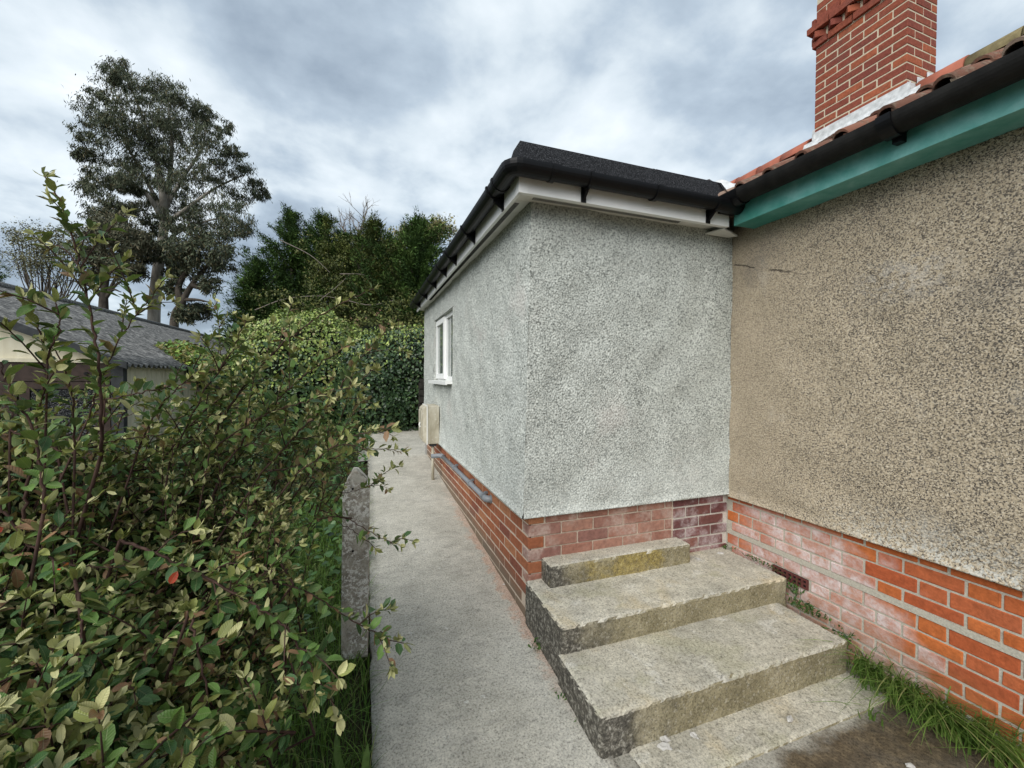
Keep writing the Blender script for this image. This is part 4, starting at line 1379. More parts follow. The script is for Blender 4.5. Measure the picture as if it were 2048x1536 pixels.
# ------------------------------------------------------------------ garage on the left
GXW, GY0, GEZ = -3.09, 6.94, 1.725
GRX, GRZ = -5.95, 3.04
GYB = 20.5
garage = thing('old_garage', 'old garage with corrugated roof, cream side panels and dark brown door', 'garage', (GXW, GY0, 0.3))
# corrugated roof: right slope only steps over the ridge to a left slope
rs = (GRZ-GEZ)/(GRX-GXW)
pitch_c = 0.146
ny = int((GYB-GY0+0.3)/pitch_c*8)
for nm, xa_, za_, xb_, zb_ in (('roof_sheet', GXW+0.13, GEZ+rs*0.13, GRX, GRZ), ('roof_sheet', GRX, GRZ, 2*GRX-GXW, GEZ)):
    tt = np.linspace(0, 1, 9)
    yy = np.linspace(GY0-0.16, GYB, ny)
    G = np.zeros((9, ny, 3))
    G[..., 0] = (xa_+(xb_-xa_)*tt)[:, None]
    G[..., 1] = yy[None]
    G[..., 2] = (za_+(zb_-za_)*tt)[:, None]+0.027*np.sin(2*np.pi*yy/pitch_c)[None]+0.004*rng.standard_normal((9, 1))
    me = grid_mesh(G)
    o = link(nm, me, MAT['corrugated']); o.parent = garage; o.location = -Vector(garage.location)
    sm = o.modifiers.new('thickness', 'SOLIDIFY'); sm.thickness = 0.008
m = MB(); m.tube([(GRX, GY0-0.16, GRZ+0.03), (GRX, GYB, GRZ+0.03)], 0.07, 10); part(m, 'ridge_cap', MAT['corrugated'], garage)
# barge board
m = MB()
m.hexa([(GXW+0.12, GY0-0.17, GEZ-0.10), (GXW+0.12, GY0-0.13, GEZ-0.10), (GRX, GY0-0.13, GRZ-0.16), (GRX, GY0-0.17, GRZ-0.16), (GXW+0.12, GY0-0.17, GEZ-0.012), (GXW+0.12, GY0-0.13, GEZ-0.012), (GRX, GY0-0.13, GRZ-0.03), (GRX, GY0-0.17, GRZ-0.03)])
part(m, 'barge_board', MAT['dark_wood'], garage)
# side wall of corrugated cream panels
yy = np.linspace(GY0, GYB-0.1, int((GYB-GY0)/0.12*6))
G = np.zeros((len(yy), 2, 3)); G[:, :, 1] = yy[:, None]
G[:, :, 0] = (GXW+0.012*np.clip(np.sin(2*np.pi*yy/0.15)*2.5, -1, 1))[:, None]; G[:, 0, 2] = 0.1; G[:, 1, 2] = GEZ-0.035
me = grid_mesh(G, smooth=False); o = link('side_wall', me, MAT['cream']); o.parent = garage; o.location = -Vector(garage.location)
m = MB(); m.box(GXW+0.016, GXW+0.03, GY0+0.05, GYB-0.1, GEZ-0.09, GEZ-0.03); part(m, 'eaves_board', MAT['cream'], garage)
m = MB(); m.box(GXW-0.10, GXW+0.03, GY0-0.05, GY0+0.045, 0.1, GEZ-0.02); part(m, 'corner_post', MAT['dark_wood'], garage)
# front: gable panel, lintel, door with glazed top
m = MB()
zt_ = lambda x: GEZ+rs*(x-GXW)-0.11
m.add([(GXW-0.11, GY0, 1.745), (GRX, GY0, 1.745), (GRX, GY0, zt_(GRX)), (GXW-0.14, GY0, zt_(GXW-0.14)+0.06)], [(0, 1, 2, 3)])
part(m, 'gable_panel', MAT['cream'], garage)
m = MB(); m.box(GRX, GXW-0.1, GY0-0.05, GY0+0.03, 1.70, 1.745); part(m, 'gable_ledge', MAT['cream'], garage)
m = MB(); m.box(GRX, GXW-0.1, GY0-0.03, GY0+0.03, 1.46, 1.699); lint = part(m, 'lintel', MAT['brown_wood'], garage)
for x in (-3.45, -4.2, -4.95):
    m = MB(); m.tube([(x, GY0-0.045, 1.56), (x, GY0-0.028, 1.56)], 0.022, 8); part(m, 'bolt', MAT['black'], lint)
for i in range(3):
    xa_ = GXW-0.12-0.92*i
    m = MB(); m.box(xa_-0.90, xa_, GY0-0.01, GY0+0.02, 0.1, 1.455)
    dr = part(m, 'door', MAT['brown_wood'], garage)
    m = MB(); m.box(xa_-0.90, xa_, GY0-0.03, GY0-0.011, 1.36, 1.45); m.box(xa_-0.16, xa_, GY0-0.029, GY0-0.0112, 0.1, 1.359); m.box(xa_-0.90, xa_-0.80, GY0-0.029, GY0-0.0112, 0.1, 1.359); m.box(xa_-0.799, xa_-0.161, GY0-0.029, GY0-0.0112, 0.65, 0.75)
    part(m, 'door_frame', MAT['brown_wood'], dr)
    m = MB(); m.box(xa_-0.799, xa_-0.161, GY0-0.018, GY0-0.0112, 0.751, 1.358); part(m, 'pane', MAT['rippled'], dr)
m = MB(); m.box(2*GRX-GXW, 2*GRX-GXW+0.05, GY0, GYB-0.1, 0.1, GEZ-0.03); m.box(2*GRX-GXW+0.06, GXW-0.02, GYB-0.15, GYB-0.1, 0.1, 1.9); part(m, 'far_walls', MAT['cream'], garage)

# ------------------------------------------------------------------ cotoneaster shrub in the foreground
shrub = thing('cotoneaster_shrub', 'large straggly evergreen shrub with bronze-green leaves left of the path', 'shrub', (-0.72, 1.2, 0))
GREEN, DKGREEN, OLIVE, BRONZE, PALE, RED = (0.105, 0.190, 0.042), (0.050, 0.112, 0.036), (0.22, 0.24, 0.066), (0.25, 0.14, 0.075), (0.52, 0.50, 0.24), (0.50, 0.07, 0.035)
stem_mb = MB()
LP, LA, LN, LL, LWd, LT, LSC = [], [], [], [], [], [], []


def add_leaf(p, a, n, l, w, c, sc_=0.0):
    LP.append(p); LA.append(a); LN.append(n); LL.append(l); LWd.append(w); LT.append(np.clip(np.array(c)*random.uniform(0.78, 1.25), 0.004, 0.9)); LSC.append(sc_)


def leafy(path, start, size, space=0.017, tipcol=True, dark=0.0, twigs=0.0):
    """leaves along a stem path (array of points) from arc fraction start to the tip"""
    path = np.asarray(path)
    seg = np.linalg.norm(np.diff(path, axis=0), axis=1); s = np.concatenate([[0], np.cumsum(seg)]); Ltot = s[-1]
    d = start*Ltot; side = random.random()*6.28
    while d < Ltot:
        i = min(np.searchsorted(s, d), len(path)-1); i = max(i, 1)
        t_ = (d-s[i-1])/(seg[i-1]+1e-9)
        p = path[i-1]*(1-t_)+path[i]*t_
        ax = path[i]-path[i-1]; ax = ax/(np.linalg.norm(ax)+1e-9)
        side += 2.4+random.uniform(-0.4, 0.4)
        a = np.cross(ax, [0.1, 0.05, 1.0]); a /= np.linalg.norm(a)+1e-9
        b = np.cross(ax, a)
        rd = a*math.cos(side)+b*math.sin(side)
        f = (d-start*Ltot)/max(1e-6, Ltot*(1-start))
        k = 1 if random.random() < 0.6 else 2
        for q in range(k):
            la = ax*random.uniform(0.35, 0.9)+rd*random.uniform(0.7, 1.0)+np.array([0, 0, random.uniform(-0.05, 0.45)])+0.2*rng.standard_normal(3)
            og = p-np.array([-0.75, 1.3, 0.2]); og = og/np.linalg.norm(og)
            nn = np.array([0, 0, 1.0])*0.65+og*0.5-rd*0.3+0.33*rng.standard_normal(3)
            r_ = random.random()
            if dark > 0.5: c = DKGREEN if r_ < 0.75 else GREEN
            elif f > 0.75 and r_ < 0.40: c = PALE if r_ < 0.14 else (OLIVE if r_ < 0.30 else BRONZE)
            else: c = GREEN if r_ < 0.52 else (DKGREEN if r_ < 0.79 else (OLIVE if r_ < 0.92 else (BRONZE if r_ < 0.98 else PALE)))
            l = size*random.uniform(0.5, 1.25)*(1-0.25*f)
            add_leaf(p+la/np.linalg.norm(la)*0.004, la, nn, l, l*random.uniform(0.42, 0.62), c)
        if random.random() < 0.22 and not dark:      # short spur with young folded leaves
            for q in range(random.randint(2, 3)):
                la = np.array([0, 0, 1.0])*random.uniform(0.5, 1.1)+ax*0.5+0.45*rng.standard_normal(3)
                add_leaf(p, la, rng.standard_normal(3)+rd, size*random.uniform(0.45, 0.75), size*random.uniform(0.16, 0.26), PALE if random.random() < 0.6 else OLIVE)
        if twigs and random.random() < twigs and f < 0.8:
            tl = random.uniform(0.06, 0.16)
            e_ = p+(ax*0.7+rd*0.8+np.array([0, 0, 0.25]))*tl
            mid_ = (p+e_)/2+np.array([0, 0, 0.015])
            tp = smooth_path([p, mid_, e_], 3)
            stem_mb.tube(tp[::2], np.linspace(0.0022, 0.001, len(tp[::2])), 3, caps=False)
            leafy(tp, 0.15, size*0.92, space*1.1, True, dark, 0)
        d += space*random.uniform(0.7, 1.3)
    # rosette at the tip
    p = path[-1]; ax = path[-1]-path[-2]; ax = ax/(np.linalg.norm(ax)+1e-9)
    for q in range(random.randint(4, 6)):
        la = ax*1.0+0.55*rng.standard_normal(3)
        add_leaf(p, la, rng.standard_normal(3), size*random.uniform(0.5, 0.9), size*random.uniform(0.2, 0.38), PALE if random.random() < (0.6 if tipcol else 0.2) else OLIVE)


# the shoots one can follow by eye: (pixels along the shoot, depth range, leaf size, first leafy fraction)
SHOOTS = [
    ([(205, 900), (200, 750), (180, 620), (150, 490), (118, 400), (90, 352)], (1.12, 1.06), 0.034, 0.20, 0.0085),
    ([(42, 1060), (62, 930), (82, 800), (95, 720), (75, 655), (48, 596)], (0.98, 0.92), 0.042, 0.12, 0.007),
    ([(95, 720), (120, 650), (112, 608)], (0.93, 0.92), 0.040, 0.1, 0.004),
    ([(175, 840), (215, 730), (265, 640), (332, 556)], (1.16, 1.12), 0.030, 0.22, 0.0045),
    ([(385, 1000), (440, 850), (520, 735), (600, 660), (680, 608), (746, 578)], (1.48, 1.42), 0.034, 0.12, 0.008),
    ([(300, 960), (380, 850), (455, 785), (520, 735)], (1.44, 1.46), 0.032, 0.1, 0.006),
    ([(585, 965), (650, 830), (690, 760), (735, 700), (786, 652)], (1.75, 1.72), 0.034, 0.10, 0.006),
    ([(440, 960), (580, 935), (680, 912), (745, 897), (808, 903)], (1.55, 1.62), 0.034, 0.12, 0.006),
    ([(560, 900), (640, 868), (715, 856), (786, 872)], (1.72, 1.75), 0.032, 0.12, 0.005),
    ([(430, 900), (440, 760), (437, 640), (428, 598)], (2.0, 1.98), 0.032, 0.3, 0.004),
    ([(437, 700), (470, 660), (490, 638)], (2.0, 1.98), 0.03, 0.2, 0.003),
    ([(240, 1080), (360, 1128), (480, 1195), (560, 1245), (620, 1330), (662, 1402), (678, 1440)], (0.98, 0.90), 0.044, 0.10, 0.007),
    ([(470, 1150), (600, 1178), (690, 1232), (745, 1262), (806, 1288)], (1.28, 1.30), 0.040, 0.30, 0.005),
    ([(640, 1020), (700, 1040), (748, 1068), (800, 1092)], (1.75, 1.72), 0.034, 0.55, 0.004),
    ([(650, 1030), (700, 1058), (752, 1096)], (1.80, 1.78), 0.032, 0.6, 0.003),
    ([(600, 960), (690, 985), (760, 962)], (1.9, 1.9), 0.030, 0.75, 0.003),
    ([(380, 1220), (400, 1320), (415, 1420), (410, 1530)], (0.86, 0.80), 0.046, 0.1, 0.006),
    ([(150, 1160), (165, 1260), (150, 1360), (140, 1470)], (0.80, 0.72), 0.050, 0.1, 0.006),
    ([(0, 1010), (60, 1090), (150, 1130), (250, 1135)], (0.86, 0.90), 0.044, 0.1, 0.006),
    ([(300, 850), (380, 830), (440, 810)], (1.5, 1.5), 0.032, 0.1, 0.004),
    ([(210, 800), (300, 782), (395, 762), (440, 778)], (1.35, 1.4), 0.032, 0.12, 0.005),
    ([(20, 860), (130, 900), (240, 880), (330, 868)], (1.1, 1.2), 0.036, 0.1, 0.005),
    ([(90, 1010), (70, 870), (20, 780), (0, 720)], (0.88, 0.84), 0.044, 0.12, 0.006),
    ([(450, 930), (545, 810), (630, 735), (700, 688)], (1.42, 1.36), 0.036, 0.10, 0.006),
    ([(520, 950), (600, 862), (680, 792), (748, 738)], (1.50, 1.45), 0.036, 0.10, 0.006),
    ([(340, 920), (400, 800), (462, 705), (492, 640)], (1.35, 1.30), 0.036, 0.12, 0.005),
    ([(280, 890), (330, 800), (398, 742)], (1.25, 1.22), 0.036, 0.12, 0.005),
    ([(590, 950), (680, 885), (742, 862), (784, 858)], (1.45, 1.42), 0.036, 0.10, 0.005),
    ([(420, 900), (520, 835), (620, 800), (705, 772)], (1.38, 1.36), 0.036, 0.10, 0.005),
    ([(150, 900), (140, 770), (104, 684)], (1.05, 1.0), 0.036, 0.12, 0.005),
]
for pts, (da, db), size, st_, rad in SHOOTS:
    n_ = len(pts)
    sq = lambda q: q if q < 0.85 else 0.85+(q-0.85)*0.8
    w3 = [at(x, y, sq(da)+(sq(db)-sq(da))*i/(n_-1)+random.uniform(-0.01, 0.01)) for i, (x, y) in enumerate(pts)]
    pth = smooth_path(w3, 10)
    pth = pth+0.002*rng.standard_normal(pth.shape)
    stem_mb.tube(pth, np.linspace(rad*0.5, 0.0012, len(pth)), 6, caps=False)
    # lead the shoot back to the crown of the shrub
    b0 = np.array([-0.72+random.uniform(-0.2, 0.2), 1.2+random.uniform(-0.22, 0.22), 0.0])
    back_ = smooth_path([b0, (b0+w3[0])/2+np.array([0, 0, 0.12]), w3[0]], 6)
    stem_mb.tube(back_, np.linspace(rad*0.8, rad*0.5, len(back_)), 6, caps=False)
    size = 0.0335+0.35*(size-0.03)
    leafy(pth, st_, size*1.15, 0.0125, True, 0, 0.13)
    leafy(back_, 0.62, size*1.1, 0.030, False, 0, 0.06)


def dfront(x, y):
    f = (1536-y)/536
    return 0.56+0.44*f+x/700*(0.22+0.22*f)


def in_mass(x, y):
    """outline of the dense body of the shrub in the picture"""
    top = np.interp(x, [-250, 0, 120, 260, 400, 520, 620, 690], [660, 775, 835, 850, 855, 880, 925, 985])
    right = np.interp(y, [800, 950, 1050, 1200, 1320, 1400, 1536, 1700], [580, 600, 598, 590, 550, 500, 460, 430])
    return y > top and x < right


cnt = 0
while cnt < 900:
    x, y = random.uniform(-260, 700), random.uniform(700, 1690)
    if not in_mass(x, y): continue
    cnt += 1
    layer = random.random()
    d = dfront(x, y)+(random.uniform(0, 0.12) if layer < 0.55 else random.uniform(0.12, 0.5))
    tip = at(x, y, d)
    if tip[2] < 0.05: continue
    b0 = np.array([-0.75+random.uniform(-0.25, 0.25), 1.2+random.uniform(-0.3, 0.3), 0.0])
    out = tip-np.array([b0[0], b0[1], 0.35]); out /= np.linalg.norm(out)
    ln = random.uniform(0.22, 0.42)
    dirn = out*0.7+0.38*rng.standard_normal(3)+np.array([0, 0, 0.25])
    dirn /= np.linalg.norm(dirn)
    s0 = tip-dirn*ln
    mid_ = (tip+s0)/2+np.array([0, 0, random.uniform(0.0, 0.035)])
    pth = smooth_path([s0, mid_, tip], 5)
    stem_mb.tube(pth[::2], np.linspace(0.0034, 0.0013, len(pth[::2])), 4, caps=False)
    if random.random() < 0.25:
        bk = smooth_path([b0, (b0+s0)/2+np.array([0, 0, 0.1]), s0], 5)
        stem_mb.tube(bk, np.linspace(0.006, 0.0028, len(bk)), 5, caps=False)
    leafy(pth, 0.05, np.interp(d, [0.6, 1.0, 2.0], [0.040, 0.036, 0.033]), 0.0145, True, 1.0 if layer > 0.80 else 0.0, 0.10)
# straggling thin shoots above the body
for _ in range(46):
    x = random.uniform(-60, 690) if random.random() < 0.35 else random.uniform(340, 690)
    lo = np.interp(x, [-60, 0, 120, 260, 400, 520, 620, 690], [700, 740, 800, 830, 850, 880, 925, 985])
    up_ = lo-random.random()**1.3*np.interp(x, [0, 150, 330, 420, 620, 700], [130, 60, 50, 150, 180, 110])-10
    d = dfront(x, lo)*random.uniform(0.98, 1.28)
    tip = at(x+random.uniform(-20, 90), up_, d*random.uniform(0.95, 1.05)); s0 = at(x-random.uniform(0, 70), lo+70, d)
    mid_ = (tip+s0)/2+np.array([0, 0, 0.02])+0.02*rng.standard_normal(3)
    pth = smooth_path([s0, mid_, tip], 6)
    stem_mb.tube(pth, np.linspace(0.003, 0.0012, len(pth)), 4, caps=False)
    leafy(pth, 0.1, 0.036, 0.0145, True, 0.0, 0.10)
# leaves deep inside, so that the body closes
for _ in range(6500):
    x, y = random.uniform(-260, 690), random.uniform(800, 1690)
    if not in_mass(x+25, y-40): continue
    p = at(x, y, dfront(x, y)+random.uniform(0.26, 0.75))
    if p[2] < 0.03: continue
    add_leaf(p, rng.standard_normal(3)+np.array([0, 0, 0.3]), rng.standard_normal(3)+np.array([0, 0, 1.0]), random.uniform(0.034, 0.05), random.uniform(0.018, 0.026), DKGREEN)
for x, y, d in ((120, 1140, 0.82), (340, 1168, 0.90), (8, 1055, 0.80)):
    add_leaf(at(x, y, d), rng.standard_normal(3), rng.standard_normal(3)-cf, 0.03, 0.016, RED)
LP, LA, LN, LL, LWd, LT = map(np.array, (LP, LA, LN, LL, LWd, LT))
part(stem_mb, 'stems', MAT['bark_cot'], shrub, smooth=True)
dd, lx, ly = depth_px(LP)
inside = (lx > 0) & (lx < 2048) & (ly > 0) & (ly < 1536) & (dd > 0.3)
dfr = np.array([dfront(a, b) for a, b in zip(lx, ly)])
score = np.where(inside & (dd < dfr+0.05), LL/dd, 0)
big = np.argsort(-score)[:290]
mask = np.zeros(len(LP), bool); mask[big] = True
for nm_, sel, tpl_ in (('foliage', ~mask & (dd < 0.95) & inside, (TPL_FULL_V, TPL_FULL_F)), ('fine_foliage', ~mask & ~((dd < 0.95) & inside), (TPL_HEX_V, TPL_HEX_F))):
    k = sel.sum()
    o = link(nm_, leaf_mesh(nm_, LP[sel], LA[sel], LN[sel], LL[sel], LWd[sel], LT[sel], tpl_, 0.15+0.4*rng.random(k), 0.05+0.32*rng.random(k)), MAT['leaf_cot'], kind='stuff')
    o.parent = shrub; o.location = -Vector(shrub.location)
protos = []
for c in (GREEN, DKGREEN, OLIVE, BRONZE, PALE, (0.08, 0.115, 0.035), (0.11, 0.10, 0.045)):
    for q in range(2):
        protos.append((np.array(c), leaf_mesh('leaf', [[0, 0, 0]], [[1, 0, 0]], [[0, 0, 1]], 1.0, 0.52, [np.array(c)*random.uniform(0.85, 1.15)], (TPL_FULL_V, TPL_FULL_F), 0.2+0.25*random.random(), 0.08+0.2*random.random())))
for _, me in protos: me.materials.append(MAT['leaf_cot'])
for i in big:
    c = LT[i]
    near = sorted(range(len(protos)), key=lambda k: np.abs(protos[k][0]-c).sum())[:2]
    me = protos[random.choice(near)][1]
    o = bpy.data.objects.new('leaf', me); col.objects.link(o); o.parent = shrub
    a = Vector(LA[i]).normalized(); s_ = Vector(LN[i]).cross(a).normalized(); n_ = a.cross(s_)
    o.matrix_local = Matrix.Translation(Vector(LP[i])-Vector(shrub.location)) @ Matrix(((a.x, s_.x, n_.x), (a.y, s_.y, n_.y), (a.z, s_.z, n_.z))).to_4x4() @ Matrix.Diagonal((LL[i], LL[i]*random.uniform(0.9, 1.1), LL[i], 1))


# ------------------------------------------------------------------ grass, weeds
def blades(P, h, w, lean, cols, wts, seg=4):
    """bent grass blades: P base points, h heights, lean direction vectors"""
    n = len(P)
    P = np.asarray(P, float); h = np.asarray(h, float)
    lean = np.asarray(lean, float)
    side = norm(np.cross(lean+1e-4, [0, 0, 1.0]))
    V = np.zeros((n, (seg+1)*2, 3))
    for k in range(seg+1):
        t_ = k/seg
        c = P+np.array([0, 0, 1.0])*(h*(t_-0.38*t_**2))[:, None]+lean*(h*t_**1.9)[:, None]
        ww = (w*(1-t_)**0.7+0.0004)[:, None]
        V[:, 2*k] = c-side*ww/2; V[:, 2*k+1] = c+side*ww/2
    f = np.array([(2*k, 2*k+1, 2*k+3, 2*k+2) for k in range(seg)])
    F = (f[None]+(np.arange(n)*(seg+1)*2)[:, None, None]).reshape(-1, 4)
    T = np.ones((n, (seg+1)*2, 4)); T[..., :3] = pick_tint(n, cols, wts)[:, None]
    return fast_mesh('blades', V.reshape(-1, 3), F, True, [('tint', 'FLOAT_COLOR', T.reshape(-1, 4))])


GC = [(0.13, 0.23, 0.045), (0.18, 0.29, 0.065), (0.085, 0.165, 0.035), (0.30, 0.32, 0.13)]
n = 11000
P = np.column_stack([rng.uniform(-0.95, 0.015, n), rng.uniform(0.95, 5.0, n), np.zeros(n)])
P[:, 2] = [gz(a, b)-0.03 for a, b, _ in P]
hh = rng.uniform(0.10, 0.27, n); hh[P[:, 0] > -0.12] *= 0.75
ln = rng.standard_normal((n, 3))*0.42; ln[:, 2] = 0
o = link('grass', blades(P, hh, rng.uniform(0.003, 0.0065, n), ln, GC, [4, 3, 3, 0.7]), MAT['grass'], kind='stuff')
o['label'] = 'long green grass on the bed left of the path'; o['category'] = 'grass'
# ground ivy beyond the post
n = 5200
P = np.column_stack([rng.uniform(-2.6, 0.0, n), rng.uniform(2.4, 8.6, n), np.zeros(n)])
P[:, 2] = [gz(a, b)+0.02 for a, b, _ in P]
P[:, 2] += rng.random(n)*np.clip(0.10-0.20*P[:, 0], 0.05, 0.40)
A = rdir(n); A[:, 2] *= 0.4
o = link('ground_ivy', leaf_mesh('ground_ivy', P, A, rdir(n)*0.5+np.array([0, 0, 1.0]), rng.uniform(0.04, 0.075, n), rng.uniform(0.04, 0.065, n), pick_tint(n, [(0.055, 0.12, 0.03), (0.035, 0.08, 0.022), (0.10, 0.17, 0.04)], [4, 4, 2]), (TPL_IVY_V, TPL_IVY_F), 0.15, 0.1), MAT['leaf_ivy'], kind='stuff')
o['label'] = 'green ground ivy covering the bed between path and hedge'; o['category'] = 'ground cover'


def grass_tuft(label, loc, n, h, spread, lean, wide=0.0075, cols=GC):
    th = thing('grass_tuft', label, 'weed', loc, 'weeds along the walls')
    P = np.array(loc)+np.column_stack([rng.normal(0, spread[0], n), rng.normal(0, spread[1], n), np.zeros(n)])
    l = np.array(lean)[None]*rng.uniform(0.5, 1.3, (n, 1))+0.35*rng.standard_normal((n, 3)); l[:, 2] = rng.uniform(-0.25, 0.05, n)
    me = blades(P, h*rng.uniform(0.5, 1.15, n), wide*rng.uniform(0.6, 1.2, n), l, cols, [4, 3, 3, 0.9], 5)
    o = link('blades', me, MAT['grass'], kind='stuff'); o.parent = th; o.location = -Vector(th.location)
    return th


grass_tuft('long lying grass tuft at the foot of the orange brick, nearest the camera', (2.43, 0.93, 0.0), 220, 0.36, (0.03, 0.09), (-0.45, -0.7, 0))
grass_tuft('dense grass tuft against the brick wall beside the bottom step footing', (2.41, 1.13, 0.0), 380, 0.34, (0.04, 0.10), (-0.7, -0.35, 0))
grass_tuft('thin grass tuft in the corner between bottom step and brick wall', (2.42, 1.33, 0.02), 110, 0.32, (0.02, 0.05), (-0.6, -0.3, 0))
grass_tuft('few grass stems sprouting from the patio crack in front of the steps', (2.16, 1.17, 0.0), 11, 0.24, (0.02, 0.02), (-0.6, -0.3, 0), 0.007)


def weed(label, loc, n, rad, hgt, size=0.022, cols=((0.06, 0.13, 0.03), (0.10, 0.18, 0.045), (0.04, 0.08, 0.025)), stretch_=(1, 1)):
    th = thing('leafy_weed', label, 'weed', loc, 'weeds along the walls')
    P = np.array(loc)+np.column_stack([rng.normal(0, rad*stretch_[0], n), rng.normal(0, rad*stretch_[1], n), np.abs(rng.normal(0, hgt, n))])
    A = rdir(n)+np.array([0, 0, 0.4])
    me = leaf_mesh('leaves', P, A, rdir(n)+np.array([0, 0, 1.0]), size*rng.uniform(0.6, 1.3, n), size*0.5*rng.uniform(0.6, 1.2, n), pick_tint(n, list(cols), [3, 2, 2]), (TPL_IVY_V, TPL_IVY_F), 0.2, 0.2)
    o = link('leaves', me, MAT['grass']); o.parent = th; o.location = -Vector(th.location)
    m = MB()
    for i in range(0, n, 4):
        b = np.array(loc)+np.array([(P[i, 0]-loc[0])*0.3, (P[i, 1]-loc[1])*0.6, -0.01])
        m.tube([b, (b+P[i])/2+np.array([0, 0, 0.004]), P[i]], 0.0011, 4, caps=False)
    part(m, 'stalks', MAT['grass_stalk'], th)
    return th


MAT['grass_stalk'] = mat_plain('weed_stalk', (0.10, 0.13, 0.045), 0.7, 0.2, 30, 0.2)
weed('green weeds in the gap between landing and brick wall', (2.462, 1.98, 0.325), 60, 0.012, 0.012, 0.018, stretch_=(0.6, 7))
weed('dark green weeds between second step and pink brick', (2.43, 1.66, 0.185), 110, 0.014, 0.022, 0.024, stretch_=(0.8, 5))
weed('leafy weed hanging beside the landing nose at the air brick', (2.465, 1.76, 0.24), 46, 0.012, 0.03, 0.024, stretch_=(0.6, 2.2))
weed('green weed cluster at the corner of the bottom step by the wall', (2.40, 1.45, 0.14), 60, 0.022, 0.03, 0.024, stretch_=(1, 2))
weed('small creeping weed at the foot of the landing beside the path', (0.88, 2.03, 0.055), 16, 0.022, 0.03, 0.030)
weed('tiny green weed at the foot of the steps by the pink dust', (0.865, 1.72, 0.03), 10, 0.014, 0.014, 0.018)
weed('tiny weed sprig at the path joint near the bottom step', (0.872, 1.58, 0.02), 6, 0.012, 0.010, 0.014)
weed('small weed in the inner corner behind the landing', (2.44, 2.24, 0.325), 26, 0.016, 0.010, 0.016)
# broad blade leaves at the bottom edge
th = thing('broad_leaf_weed', 'upright broad green leaves at the path edge in the foreground', 'weed', (-0.02, 1.62, 0.0))
P = np.array([(-0.07, 1.64, -0.02), (-0.015, 1.62, -0.02), (-0.10, 1.70, -0.02), (-0.03, 1.56, -0.02), (-0.13, 1.6, -0.02)])
me = leaf_mesh('leaves', P, np.array([(-0.25, 0, 1), (0.12, 0, 1), (-0.1, 0.2, 1), (0.05, -0.2, 1), (-0.4, 0, 1.0)]), np.tile([0, -1.0, 0.2], (5, 1)), [0.17, 0.16, 0.15, 0.13, 0.14], [0.03, 0.03, 0.028, 0.028, 0.028], pick_tint(5, [(0.13, 0.21, 0.06)], [1]), (TPL_FULL_V, TPL_FULL_F), 0.3, 0.15)
o = link('leaves', me, MAT['grass']); o.parent = th; o.location = -Vector(th.location)

# chips of stone and mortar
CH = [((1.17, 1.37, 0.004), (0.020, 0.034, 0.010), 'white chip of mortar lying at the foot of the bottom step'),
      ((1.20, 1.40, 0.008), (0.018, 0.016, 0.012), 'small pale mortar lump against the bottom step riser'),
      ((1.33, 1.37, 0.008), (0.022, 0.012, 0.007), 'flat white shard on the cracked strip before the steps'),
      ((1.80, 1.29, 0.014), (0.022, 0.011, 0.008), 'white shard in the middle of the pale strip below the steps'),
      ((2.05, 0.98, 0.004), (0.017, 0.010, 0.005), 'pale shell-like chip on the dark stained patio'),
      ((2.34, 2.19, 0.322), (0.022, 0.014, 0.006), 'flat pale pebble at the back corner of the landing'),
      ((2.12, 2.17, 0.322), (0.020, 0.012, 0.004), 'pale flake on the landing right of the small top block')]
for loc, s_, lab in CH:
    bm = bmesh.new(); bmesh.ops.create_icosphere(bm, subdivisions=2, radius=1.0)
    q = random.random()*20
    for v in bm.verts:
        v.co = v.co*(1+0.9*mnoise.noise(v.co*1.5+Vector((q, 0, 0)))+0.35*mnoise.noise(v.co*4+Vector((0, q, 0))))
        v.co = Vector((v.co.x*s_[0], v.co.y*s_[1], v.co.z*s_[2]))
    me = bpy.data.meshes.new('stone_chip'); bm.to_mesh(me); bm.free(); me.materials.append(MAT['stone_chip'])
    o = bpy.data.objects.new('stone_chip', me); col.objects.link(o)
    o.location = loc; o.rotation_euler = (0, 0, random.random()*3)
    tag(o, lab, 'stone chip', 'loose chips around the steps')
# mortar smears on the plinth
for i, (yy, zz, sx_) in enumerate(((1.075, 0.055, 0.03), (0.985, 0.06, 0.026))):
    bm = bmesh.new(); bmesh.ops.create_icosphere(bm, subdivisions=2, radius=1.0)
    for v in bm.verts:
        v.co = v.co*(1+0.6*mnoise.noise(v.co*1.9+Vector((i*7.3, 1, 0))))
        v.co = Vector((v.co.x*0.007+HX-0.001, v.co.y*sx_+yy, v.co.z*0.026+zz-0.02*abs(v.co.y)))
    me = bpy.data.meshes.new('mortar_smear'); bm.to_mesh(me); bm.free(); me.materials.append(MAT['plaster'])
    o = bpy.data.objects.new('mortar_smear', me); col.objects.link(o); o.parent = house; o.location = -Vector(house.location)

